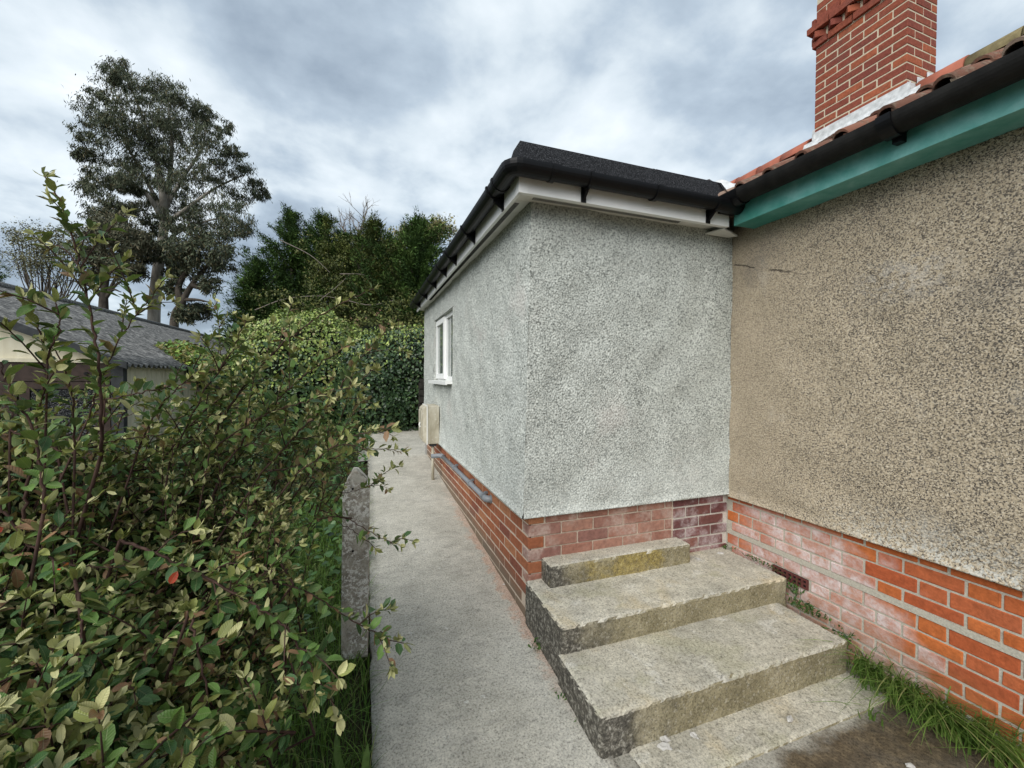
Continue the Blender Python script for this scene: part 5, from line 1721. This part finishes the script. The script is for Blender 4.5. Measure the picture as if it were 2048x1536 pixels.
# ------------------------------------------------------------------ hedge, garage ivy, fence
def ivy_cloud(name, th, boxes, n, size, top_cols, side_cols, top_frac=0.3, mat='leaf_ivy', depth=0.28):
    P, A, Nn, T = [], [], [], []
    tot = sum(b[6] for b in boxes)
    for (cx, cy, cz, rx, ry, rz, wgt) in boxes:
        k = int(n*wgt/tot)
        d = rdir(k)
        e = 2.7
        s = (np.abs(d[:, 0])**e+np.abs(d[:, 1])**e+np.abs(d[:, 2])**e)**(-1/e)
        q = d*s[:, None]
        nz_ = np.array([mnoise.noise(Vector(v)*2.6+Vector((cx, cy, 0))) for v in q])+0.5*np.array([mnoise.noise(Vector(v)*7+Vector((cx, 0, cy))) for v in q])
        rad = 1+0.15*nz_-depth*rng.random(k)**2.2*0.5
        p = q*rad[:, None]*np.array([rx, ry, rz])+np.array([cx, cy, cz])
        keep = p[:, 2] > gz(0, 9)-0.02
        p, q, nz_ = p[keep], q[keep], nz_[keep]
        k = len(p)
        nn = norm(q*np.array([1/rx, 1/ry, 1/rz])+0.55*rdir(k)+np.array([0, 0, 0.25]))
        a = norm(np.cross(nn, rdir(k)))+np.array([0, 0, -0.7])
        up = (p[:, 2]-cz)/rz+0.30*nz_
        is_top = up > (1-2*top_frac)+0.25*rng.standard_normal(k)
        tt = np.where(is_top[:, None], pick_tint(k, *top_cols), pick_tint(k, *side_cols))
        P.append(p); A.append(a); Nn.append(nn); T.append(tt)
    P, A, Nn, T = map(np.concatenate, (P, A, Nn, T))
    k = len(P)
    me = leaf_mesh(name, P, A, Nn, size*rng.uniform(0.6, 1.25, k), size*0.85*rng.uniform(0.6, 1.2, k), T, (TPL_IVY_V, TPL_IVY_F), 0.18, 0.12)
    o = link(name, me, MAT[mat], kind='stuff'); o.parent = th; o.location = -Vector(th.location)


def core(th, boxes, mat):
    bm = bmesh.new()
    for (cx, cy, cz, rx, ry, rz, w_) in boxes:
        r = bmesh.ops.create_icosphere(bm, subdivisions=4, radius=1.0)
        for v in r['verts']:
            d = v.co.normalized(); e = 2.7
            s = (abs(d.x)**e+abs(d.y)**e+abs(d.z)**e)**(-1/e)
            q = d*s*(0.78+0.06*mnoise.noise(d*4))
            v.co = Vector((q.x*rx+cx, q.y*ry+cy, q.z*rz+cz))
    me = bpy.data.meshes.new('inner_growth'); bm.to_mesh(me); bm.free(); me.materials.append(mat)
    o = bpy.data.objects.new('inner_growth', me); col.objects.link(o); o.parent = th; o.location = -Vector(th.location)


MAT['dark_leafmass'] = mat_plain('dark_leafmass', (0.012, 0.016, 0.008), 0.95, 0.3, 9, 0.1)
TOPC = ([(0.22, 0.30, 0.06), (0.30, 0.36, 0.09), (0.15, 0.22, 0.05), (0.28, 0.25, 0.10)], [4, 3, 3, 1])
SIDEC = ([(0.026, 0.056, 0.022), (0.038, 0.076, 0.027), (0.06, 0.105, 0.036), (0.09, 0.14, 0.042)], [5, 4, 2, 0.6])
h1 = thing('ivy_hedge', 'tall dark ivy-covered hedge at the end of the path beside the extension', 'hedge', (0.6, 9.0, 0.45))
b1 = [(1.15, 9.05, 1.38, 1.6, 0.95, 1.22, 1.0), (0.22, 8.95, 1.18, 0.75, 0.85, 1.22, 0.5)]
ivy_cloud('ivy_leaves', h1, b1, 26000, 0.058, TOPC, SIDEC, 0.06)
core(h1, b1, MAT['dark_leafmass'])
h2 = thing('climber_mound', 'bushy mound of climbers with bright lime-green top left of the dark hedge', 'hedge', (-1.6, 10.2, 0.45))
b2 = [(-1.2, 10.0, 1.35, 1.35, 1.0, 1.60, 1.0), (-0.45, 10.2, 1.25, 0.95, 0.9, 1.40, 0.55), (-2.1, 10.6, 1.2, 0.8, 0.8, 1.35, 0.3)]
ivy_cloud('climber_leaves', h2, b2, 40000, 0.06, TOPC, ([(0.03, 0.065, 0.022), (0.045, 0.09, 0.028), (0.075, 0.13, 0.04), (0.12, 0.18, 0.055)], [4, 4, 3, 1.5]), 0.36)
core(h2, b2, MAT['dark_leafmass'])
# ivy on the garage
g1 = thing('roof_ivy', 'bright green ivy creeping over the garage roof edge', 'ivy', (-3.1, 9.5, 1.7))
k = 2600
yy = rng.uniform(8.9, 13.0, k); tt_ = rng.random(k)**1.4*np.interp(yy, [8.9, 9.6, 12, 13], [0.1, 0.55, 0.9, 0.9])
P = np.column_stack([GXW+0.12-tt_*1.5, yy, GEZ+rs*(0.12-tt_*1.5)+0.03+0.10*rng.random(k)])
me = leaf_mesh('leaves', P, rdir(k)+np.array([0.4, 0, -0.2]), rdir(k)*0.6+np.array([0.3, -0.2, 1.0]), rng.uniform(0.05, 0.10, k), rng.uniform(0.05, 0.085, k), pick_tint(k, [(0.20, 0.17, 0.035), (0.28, 0.38, 0.07), (0.12, 0.22, 0.035)], [4, 2, 3]), (TPL_IVY_V, TPL_IVY_F), 0.15, 0.15)
o = link('leaves', me, MAT['leaf_ivy'], kind='stuff'); o.parent = g1; o.location = -Vector(g1.location)
g2 = thing('wall_ivy', 'dark ivy hanging down the cream side wall of the garage', 'ivy', (-3.0, 9.5, 0.5))
k = 2600
yy = rng.uniform(8.7, 12.5, k)
P = np.column_stack([GXW+0.03+0.25*rng.random(k), yy, rng.uniform(0.5, 1.72, k)])
kp = P[:, 2] > np.interp(yy, [8.7, 9.2, 10.2, 12], [1.6, 1.42, 1.0, 0.5]); P = P[kp]; k = len(P)
me = leaf_mesh('leaves', P, rdir(k)+np.array([0, 0, -0.8]), rdir(k)*0.6+np.array([1.0, -0.6, 0.2]), rng.uniform(0.06, 0.10, k), rng.uniform(0.05, 0.085, k), pick_tint(k, *SIDEC), (TPL_IVY_V, TPL_IVY_F), 0.15, 0.15)
o = link('leaves', me, MAT['leaf_ivy'], kind='stuff'); o.parent = g2; o.location = -Vector(g2.location)
# low timber fence beside the hedge
fn = thing('timber_fence', 'low dark fence of horizontal grey planks behind the extension', 'fence', (1.0, 8.02, 0.45))
for i in range(7):
    z0_ = 0.50+0.135*i
    m = MB(); m.box(0.94+0.03*random.random(), 2.6, 8.00+0.012*(i % 2), 8.025+0.012*(i % 2), z0_, z0_+0.118)
    part(m, 'plank', MAT['grey_plank'], fn)
for x in (0.98, 2.5):
    m = MB(); m.box(x, x+0.08, 8.04, 8.12, 0.4, 1.5); part(m, 'post', MAT['grey_plank'], fn)


# ------------------------------------------------------------------ trees
def limb(mb, pts, r0, r1, n=7):
    p = smooth_path(pts, 6)
    mb.tube(p, np.linspace(r0, r1, len(p)), n, caps=False)
    return p


def crown(th, clumps, nper, leaf, cols, wts, mat='leaf_far', hang=0.9, subs=12, subr=0.30, name='crown', flat=0.85, wisp=0.0):
    """clumps: (centre, radius); each is made of many small leaf sprays"""
    P, A = [], []
    for c, r in clumps:
        k = max(3, int(subs*(0.6+0.8*random.random())))
        for _ in range(k):
            s = np.array(c)+rdir(1)[0]*r*random.random()**0.45*np.array([1, 1, flat])
            q = int(nper*random.uniform(0.5, 1.4))
            p = s+rng.normal(0, subr*r*0.55, (q, 3))*np.array([1, 1, 0.85])
            if wisp: p = s+(p-s)*np.where(rng.random((q, 1)) < wisp, 1.8, 0.95)
            P.append(p)
            A.append(rdir(q)+np.array([0, 0, -hang]))
    P, A = np.concatenate(P), np.concatenate(A)
    k = len(P)
    me = leaf_mesh(name, P, A, rdir(k), leaf[0]*rng.uniform(0.6, 1.3, k), leaf[1]*rng.uniform(0.6, 1.3, k), pick_tint(k, cols, wts, 0.25), fold=0.1, curl=0.1)
    o = link(name, me, MAT[mat], kind='stuff'); o.parent = th; o.location = -Vector(th.location)


def crop1(x, y):                     # from the enlarged crop of the tree to the photograph
    return x/2.56, 80+y/2.56


ED = 29.0
base = at(*crop1(790, 1560), ED)
euc = thing('eucalyptus_tree', 'tall eucalyptus with grey-green crown and smooth pale trunk behind the garage', 'tree', (base[0], base[1], 0.5))


def E_(x, y, dd_=0.0):
    return at(*crop1(x, y), ED+dd_)


tm = MB()
b_ = E_(788, 1440); b0 = np.array([b_[0], b_[1], 0.4])
limb(tm, [b0, b_, E_(800, 1250), E_(818, 1110), E_(836, 990), E_(842, 880)], 0.40, 0.24, 12)
limb(tm, [E_(842, 880), E_(830, 760, -0.5), E_(800, 600), E_(740, 420, 0.5), E_(640, 160)], 0.26, 0.04)
limb(tm, [E_(842, 880), E_(868, 720, 0.5), E_(880, 520), E_(860, 330)], 0.24, 0.04)
limb(tm, [E_(838, 930), E_(760, 800, -0.8), E_(690, 770), E_(610, 765), E_(560, 720)], 0.18, 0.04)
limb(tm, [E_(842, 900), E_(760, 740, 0.8), E_(660, 560), E_(560, 400)], 0.17, 0.035)
limb(tm, [E_(845, 860), E_(940, 700), E_(1030, 560), E_(1060, 420)], 0.16, 0.035)
limb(tm, [E_(840, 950), E_(960, 860, -0.6), E_(1100, 760), E_(1250, 690)], 0.16, 0.035)
limb(tm, [E_(820, 1090), E_(760, 1010), E_(640, 960), E_(520, 900)], 0.13, 0.03)
limb(tm, [E_(825, 1060), E_(920, 980, 0.5), E_(1050, 930), E_(1180, 900)], 0.13, 0.03)
part(tm, 'trunk', MAT['bark_euc'], euc, smooth=True)
CL = [(620, 140, 55), (585, 175, 55), (560, 240, 85), (660, 235, 85), (740, 250, 75), (850, 235, 75), (850, 290, 80), (940, 310, 65), (500, 280, 55), (480, 370, 75), (600, 370, 105), (720, 375, 105), (850, 380, 95), (960, 400, 75), (1050, 365, 50), (1060, 420, 60), (440, 480, 60), (550, 500, 105), (680, 500, 105), (820, 500, 105), (940, 510, 95), (1060, 490, 80), (1160, 460, 55), (425, 570, 55), (540, 610, 95), (660, 620, 80), (780, 600, 85), (900, 620, 105), (1020, 620, 100), (1130, 590, 65), (1200, 580, 50), (1230, 670, 70), (1110, 700, 80), (980, 720, 85), (870, 720, 70), (1300, 750, 65), (1200, 790, 85), (1090, 830, 105), (1345, 790, 42), (980, 830, 75), (490, 770, 80), (440, 730, 45), (560, 850, 85), (480, 880, 70), (1100, 930, 105), (980, 930, 75), (1200, 890, 85), (1260, 950, 60), (900, 950, 55), (690, 760, 45), (640, 850, 70), (720, 880, 70), (790, 960, 60), (860, 1030, 60), (760, 1040, 55), (930, 1040, 70), (700, 700, 80), (760, 700, 80), (820, 800, 60), (900, 860, 70), (640, 700, 70), (590, 720, 60), (520, 700, 70), (800, 420, 90), (700, 440, 90), (760, 560, 90), (620, 460, 90), (900, 440, 90), (1000, 540, 90), (560, 930, 80), (640, 1000, 80), (700, 1060, 65), (860, 1120, 50), (930, 1130, 70), (770, 1100, 50), (840, 900, 70), (860, 760, 70), (780, 820, 65), (1020, 1010, 80)]
cl = [(E_(x, y, random.uniform(-2.8, 1.6)), r/2.56/FPX*ED) for x, y, r in CL]
ECOL = [(0.075, 0.095, 0.055), (0.105, 0.12, 0.072), (0.05, 0.065, 0.04), (0.13, 0.11, 0.06), (0.17, 0.18, 0.125)]
crown(euc, cl, 56, (0.27, 0.05), ECOL, [4, 3, 3, 2, 1.2], subs=20, subr=0.25, hang=1.3, wisp=0.16)
# slender tree leaning to the right below the eucalyptus
t2 = thing('leaning_tree', 'forked tree with leaning brown trunks right of the eucalyptus trunk', 'tree', (E_(890, 1500)[0], E_(890, 1500)[1], 0.5))
tm = MB()
b_ = E_(892, 1450, -2); b0 = np.array([b_[0], b_[1], 0.4])
limb(tm, [b0, b_, E_(930, 1350, -2), E_(985, 1250, -2), E_(1060, 1160, -2), E_(1130, 1080, -2)], 0.30, 0.05, 9)
limb(tm, [E_(925, 1360, -2), E_(915, 1260, -2), E_(960, 1180, -2), E_(1000, 1100, -2)], 0.26, 0.05)
limb(tm, [E_(985, 1255, -2), E_(1060, 1275, -2), E_(1110, 1260, -2)], 0.2, 0.05)
limb(tm, [E_(940, 1330, -2), E_(1010, 1330, -2), E_(1080, 1345, -2)], 0.14, 0.03)
part(tm, 'trunk', MAT['bark_dark'], t2, smooth=True)
cl = [(E_(x, y, -2+random.uniform(-1.5, 1.5)), r/2.56/FPX*ED) for x, y, r in [(940, 1090, 70), (1050, 1050, 95), (1000, 1170, 85), (1140, 1040, 75), (900, 1170, 50), (1120, 1140, 70), (1180, 990, 70), (880, 1260, 45), (1010, 1390, 55), (940, 1400, 45), (1080, 1250, 45)]]
crown(t2, cl, 70, (0.26, 0.075), ECOL, [3, 2, 4, 3, 1], subs=20, subr=0.34)
t3 = thing('shaded_tree', 'dark brownish tree with thin trunk left of the eucalyptus trunk', 'tree', (E_(530, 1450)[0], E_(530, 1450)[1], 0.5))
tm = MB()
b_ = E_(530, 1400, -3); b0 = np.array([b_[0], b_[1], 0.4])
limb(tm, [b0, b_, E_(535, 1280, -3), E_(560, 1150, -3), E_(590, 1000, -3)], 0.34, 0.05, 8)
for a in ((420, 1240), (660, 1230), (480, 1130), (680, 1120), (350, 1230), (620, 1290)):
    limb(tm, [E_(535, 1330, -3), E_((535+a[0])/2, (1310+a[1])/2-20, -3), E_(a[0], a[1], -3)], 0.12, 0.03, 5)
part(tm, 'trunk', MAT['bark_dark'], t3, smooth=True)
cl = [(E_(x, y, -3+random.uniform(-1.2, 1.2)), r/2.56/FPX*ED) for x, y, r in [(600, 960, 90), (500, 980, 75), (690, 1010, 70), (560, 1080, 100), (680, 1100, 70), (470, 1080, 60), (590, 1160, 70), (500, 1180, 60), (700, 1180, 45)]]
crown(t3, cl, 75, (0.24, 0.07), [(0.10, 0.10, 0.062), (0.135, 0.115, 0.07), (0.075, 0.085, 0.055), (0.19, 0.18, 0.12)], [3, 3, 3, 1], subs=20, subr=0.34)
# thin-leaved pale tree at the left
t4 = thing('pale_tree', 'sparse pale yellow-green tree coming into leaf at the far left', 'tree', (E_(230, 1400)[0], E_(230, 1400)[1], 0.5))
tm = MB(); ends = []
for i in range(46):
    x0 = random.uniform(150, 420); y1 = random.uniform(960, 1230); x1 = random.uniform(40, 470)
    limb(tm, [E_(230+0.3*(x0-230), 1420, -4), E_((x0+x1)/2, (1420+y1)/2+random.uniform(-20, 30), -4), E_(x1, y1, -4+random.uniform(-1, 1))], 0.05, 0.012, 4)
    ends.append((x1, y1))
limb(tm, [np.array([E_(230, 1420, -4)[0], E_(230, 1420, -4)[1], 0.4]), E_(230, 1420, -4), E_(240, 1300, -4)], 0.2, 0.1)
part(tm, 'branches', MAT['bark_dark'], t4, smooth=True)
cl = [(E_(x, y, -4+random.uniform(-1, 1)), random.uniform(0.45, 0.8)) for x, y in ends+[(random.uniform(90, 420), random.uniform(970, 1180)) for _ in range(34)]]
crown(t4, cl, 15, (0.13, 0.06), [(0.22, 0.22, 0.11), (0.16, 0.15, 0.085), (0.28, 0.29, 0.16), (0.12, 0.10, 0.065)], [3, 3, 2, 2], subs=8, subr=0.55, hang=0.2)
t4b = thing('roadside_hedge', 'row of dark low bushes behind the garage roof and under the trees', 'bushes', (-14, 31, 0.5))
bxs = [(E_(x, 1470, 3)[0], E_(x, 1470, 3)[1], 2.0, 3.0, 1.8, 2.6+0.5*random.random(), 1) for x in (60, 260, 460, 660, 1010, 1160)]
ivy_cloud('leaves', t4b, bxs, 9000, 0.22, ([(0.05, 0.08, 0.03), (0.07, 0.11, 0.035)], [1, 1]), ([(0.03, 0.05, 0.02), (0.045, 0.07, 0.028)], [1, 1]), 0.3, 'leaf_far')
core(t4b, bxs, MAT['dark_leafmass'])


def conifer(name, label, base, h, rad, nb, cols, wts, top_lean=0.0, seed=0, sp=0.17, zlo=0.06, group='conifers behind the hedge'):
    th = thing(name, label, 'tree', (base[0], base[1], base[2]), group)
    m = MB()
    top = np.array(base)+np.array([top_lean, 0, h])
    limb(m, [np.array(base)-np.array([0, 0, 0.2]), np.array(base)+np.array([top_lean*0.4, 0, h*0.5]), top], h*0.022, 0.02, 7)
    lead = [(rad*random.uniform(-0.75, 0.75), rad*random.uniform(-0.6, 0.3), random.uniform(0.66, 0.97)) for _ in range(7)]
    seed = random.random()*9
    P, A, Nn, L, T = [], [], [], [], []
    for i in range(nb):
        t_ = random.uniform(zlo, 1.0)**0.92
        o_ = np.array(base)+np.array([top_lean*t_, 0, h*t_])
        az = random.uniform(0, 2*math.pi)
        lob = 1+0.28*math.sin(3*az+seed)+0.22*math.sin(t_*19+2*az)
        ln = rad*min(1.0, 1.25*(1-t_)**0.66)*random.uniform(0.5, 1.2)*lob+0.18
        if i % 4 == 0:                       # secondary leaders make the top ragged
            q_ = lead[(i//4) % len(lead)]
            o_ = np.array(base)+np.array([q_[0], q_[1], h*(q_[2]-0.30*random.random()**1.3)])
            ln = 0.22+0.9*(q_[2]*h-(o_[2]-base[2]))*0.35*random.uniform(0.6, 1.2)
        el_ = R(random.uniform(12, 38))+0.55*t_
        d = np.array([math.cos(az)*math.cos(el_), math.sin(az)*math.cos(el_), math.sin(el_)])
        k = max(5, int(ln/0.085))
        s = np.linspace(0.18, 1.0, k)*ln
        path = o_+d*s[:, None]+np.array([0, 0, -0.13])*((s/ln)**2*ln)[:, None]
        sidev = np.cross(d, [0, 0, 1.0]); sidev /= np.linalg.norm(sidev)
        if i % 6 == 0: m.tube(path[::2], np.linspace(0.02, 0.006, len(path[::2])), 4, caps=False)
        q = 8
        pp = np.repeat(path, q, 0)+rng.normal(0, 0.055, (k*q, 3))
        fr = np.repeat(s/ln, q)
        aa = d[None]*rng.uniform(0.3, 1.0, (k*q, 1))+sidev[None]*rng.normal(0, 0.75, (k*q, 1))+np.array([0, 0, 1.0])*rng.normal(0.12, 0.35, (k*q, 1))
        nn = np.array([0, 0, 1.0])+0.5*rng.standard_normal((k*q, 3))
        P.append(pp); A.append(aa); Nn.append(nn); L.append(sp*rng.uniform(0.55, 1.25, k*q)*(1.05-0.35*fr))
        base_t = pick_tint(1, cols, wts, 0.22)[0]
        T.append(base_t[None]*rng.uniform(0.7, 1.3, (k*q, 1))*np.where(rng.random((k*q, 1)) < 0.22*fr[:, None], 1.6, 1.0))
    P, A, Nn, L, T = map(np.concatenate, (P, A, Nn, L, T))
    part(m, 'trunk', MAT['bark_dark'], th, smooth=True)
    me = leaf_mesh('crown', P, A, Nn, L, L*0.24, T, fold=0.15, curl=0.18)
    o = link('crown', me, MAT['needle'], kind='stuff'); o.parent = th; o.location = -Vector(th.location)


def cbase(px, d):
    p = at(px, 740, d)
    return np.array([p[0], p[1], 0.5])


NC = [(0.055, 0.10, 0.026), (0.075, 0.13, 0.032), (0.10, 0.155, 0.038), (0.038, 0.072, 0.022)]
NW = [4, 3, 1.6, 3]
for px, py, d, rad, lab in ((585, 408, 17.0, 1.75, 'dark green conifer, leftmost and tallest of those behind the lime-topped mound'),
                            (520, 505, 15.5, 1.05, 'lower bushy conifer at the left edge of the conifer row'),
                            (645, 416, 17.5, 2.0, 'pointed dark conifer second in the row behind the mound'),
                            (690, 455, 18.0, 2.0, 'narrow conifer in front of the bare twiggy tree'),
                            (748, 428, 16.0, 1.9, 'olive green conifer right of the bare twiggy tree'),
                            (838, 425, 15.0, 1.9, 'fresh green conifer nearest the extension eaves'),
                            (790, 470, 18.5, 1.9, 'shaded conifer between the two right-hand conifers')):
    tp = at(px, py+26, d)
    olive = 'olive' in lab
    conifer('conifer', lab, cbase(px, d), tp[2]-0.5, rad*1.45, 430, [(0.10, 0.12, 0.032), (0.13, 0.145, 0.04), (0.065, 0.085, 0.026)] if olive else NC, [3, 2, 3] if olive else NW, 0.0)
p0 = at(-28, 470, 20.0)
conifer('conifer', 'dark conifer cut off by the left edge of the picture', cbase(-28, 20.0), p0[2]-0.5, 1.5, 200, NC, NW)

# bare twiggy tree and a tree coming into leaf behind the conifers
def twig_tree(name, label, pxc, pyb, d, spread, top, nb, leaves=None, colr='bark_dark'):
    b = cbase(pxc, d)
    th = thing(name, label, 'tree', tuple(b))
    m = MB(); ends = []
    root_ = at(pxc, pyb, d)
    limb(m, [b, root_], 0.22, 0.12, 7)

    def grow(p, dirv, ln, r, lev):
        e_ = p+dirv*ln
        m.tube([p, (p+e_)/2+0.04*ln*rng.standard_normal(3), e_], [r, r*0.8, r*0.6], 4, caps=False)
        ends.append(e_)
        if lev == 0: return
        for _ in range(random.randint(2, 3)):
            nd = dirv+0.42*rng.standard_normal(3)+np.array([0, 0, 0.12]); nd /= np.linalg.norm(nd)
            grow(e_ if random.random() < 0.6 else p+dirv*ln*random.uniform(0.5, 1), nd, ln*random.uniform(0.55, 0.8), r*0.6, lev-1)
    hgt = at(pxc, top, d)[2]-root_[2]
    for i in range(nb):
        a = (i+0.5)/nb*2-1
        dv = cr*a*spread+np.array([0, 0, 1.0])+0.15*rng.standard_normal(3); dv /= np.linalg.norm(dv)
        grow(root_, dv, hgt*0.42*random.uniform(0.8, 1.1), 0.05, 4)
    part(m, 'branches', MAT[colr], th, smooth=False)
    if leaves:
        cl = [(e_, 0.28) for e_ in ends[::2]]
        crown(th, cl, 7, (0.13, 0.07), leaves, [1]*len(leaves), subs=3, subr=0.6, hang=0.0)


MAT['bark_pale'] = make_bark('pale_twigs', (0.17, 0.14, 0.12), (0.30, 0.26, 0.22), 5, 0.01)
twig_tree('bare_tree', 'bare pale twiggy tree rising behind the conifers', 712, 520, 21, 0.55, 408, 7, None, 'bark_pale')
twig_tree('budding_tree', 'tree with sparse yellow young leaves behind the rightmost conifer', 846, 540, 20, 0.75, 446, 9, [(0.34, 0.33, 0.13), (0.25, 0.24, 0.10), (0.40, 0.34, 0.18), (0.14, 0.17, 0.06)])
# scrub between hedge and conifers with arching bare stems
sc_ = thing('scrub_thicket', 'yellowish scrub with arching bare stems between hedge and conifers', 'bushes', (-0.6, 11.8, 0.5))
bxs = [(-1.6, 12.0, 1.6, 1.5, 0.8, 1.55, 1), (0.3, 11.8, 1.65, 1.4, 0.8, 1.6, 1), (1.8, 11.6, 1.6, 1.3, 0.8, 1.6, 1)]
ivy_cloud('leaves', sc_, bxs, 11000, 0.075, ([(0.12, 0.14, 0.04), (0.17, 0.17, 0.055), (0.08, 0.10, 0.03), (0.16, 0.09, 0.06)], [3, 2, 3, 1]), ([(0.05, 0.06, 0.022), (0.075, 0.085, 0.028)], [1, 1]), 0.5, 'leaf_far', depth=0.5)
core(sc_, bxs, MAT['dark_leafmass'])
m = MB()
for a in ([(510, 620), (570, 598), (640, 592), (690, 600)], [(690, 600), (740, 610), (790, 600)], [(560, 480), (620, 510), (660, 545)], [(680, 548), (715, 548), (740, 552)], [(640, 600), (672, 575), (700, 548)]):
    limb(m, [at(x, y, 13.2) for x, y in a], 0.016, 0.006, 4)
part(m, 'stems', MAT['bark_pale'], sc_, smooth=True)
cl = [(at(random.uniform(520, 850), random.uniform(585, 660), random.uniform(11.6, 13.2)), 0.3) for _ in range(46)]+[(at(random.uniform(600, 800), random.uniform(470, 600), 13.6), 0.3) for _ in range(46)]
crown(sc_, cl, 14, (0.07, 0.05), [(0.10, 0.115, 0.03), (0.15, 0.15, 0.045), (0.07, 0.09, 0.026)], [3, 2, 3], subs=6, subr=0.5, hang=0.1, name='loose_leaves')
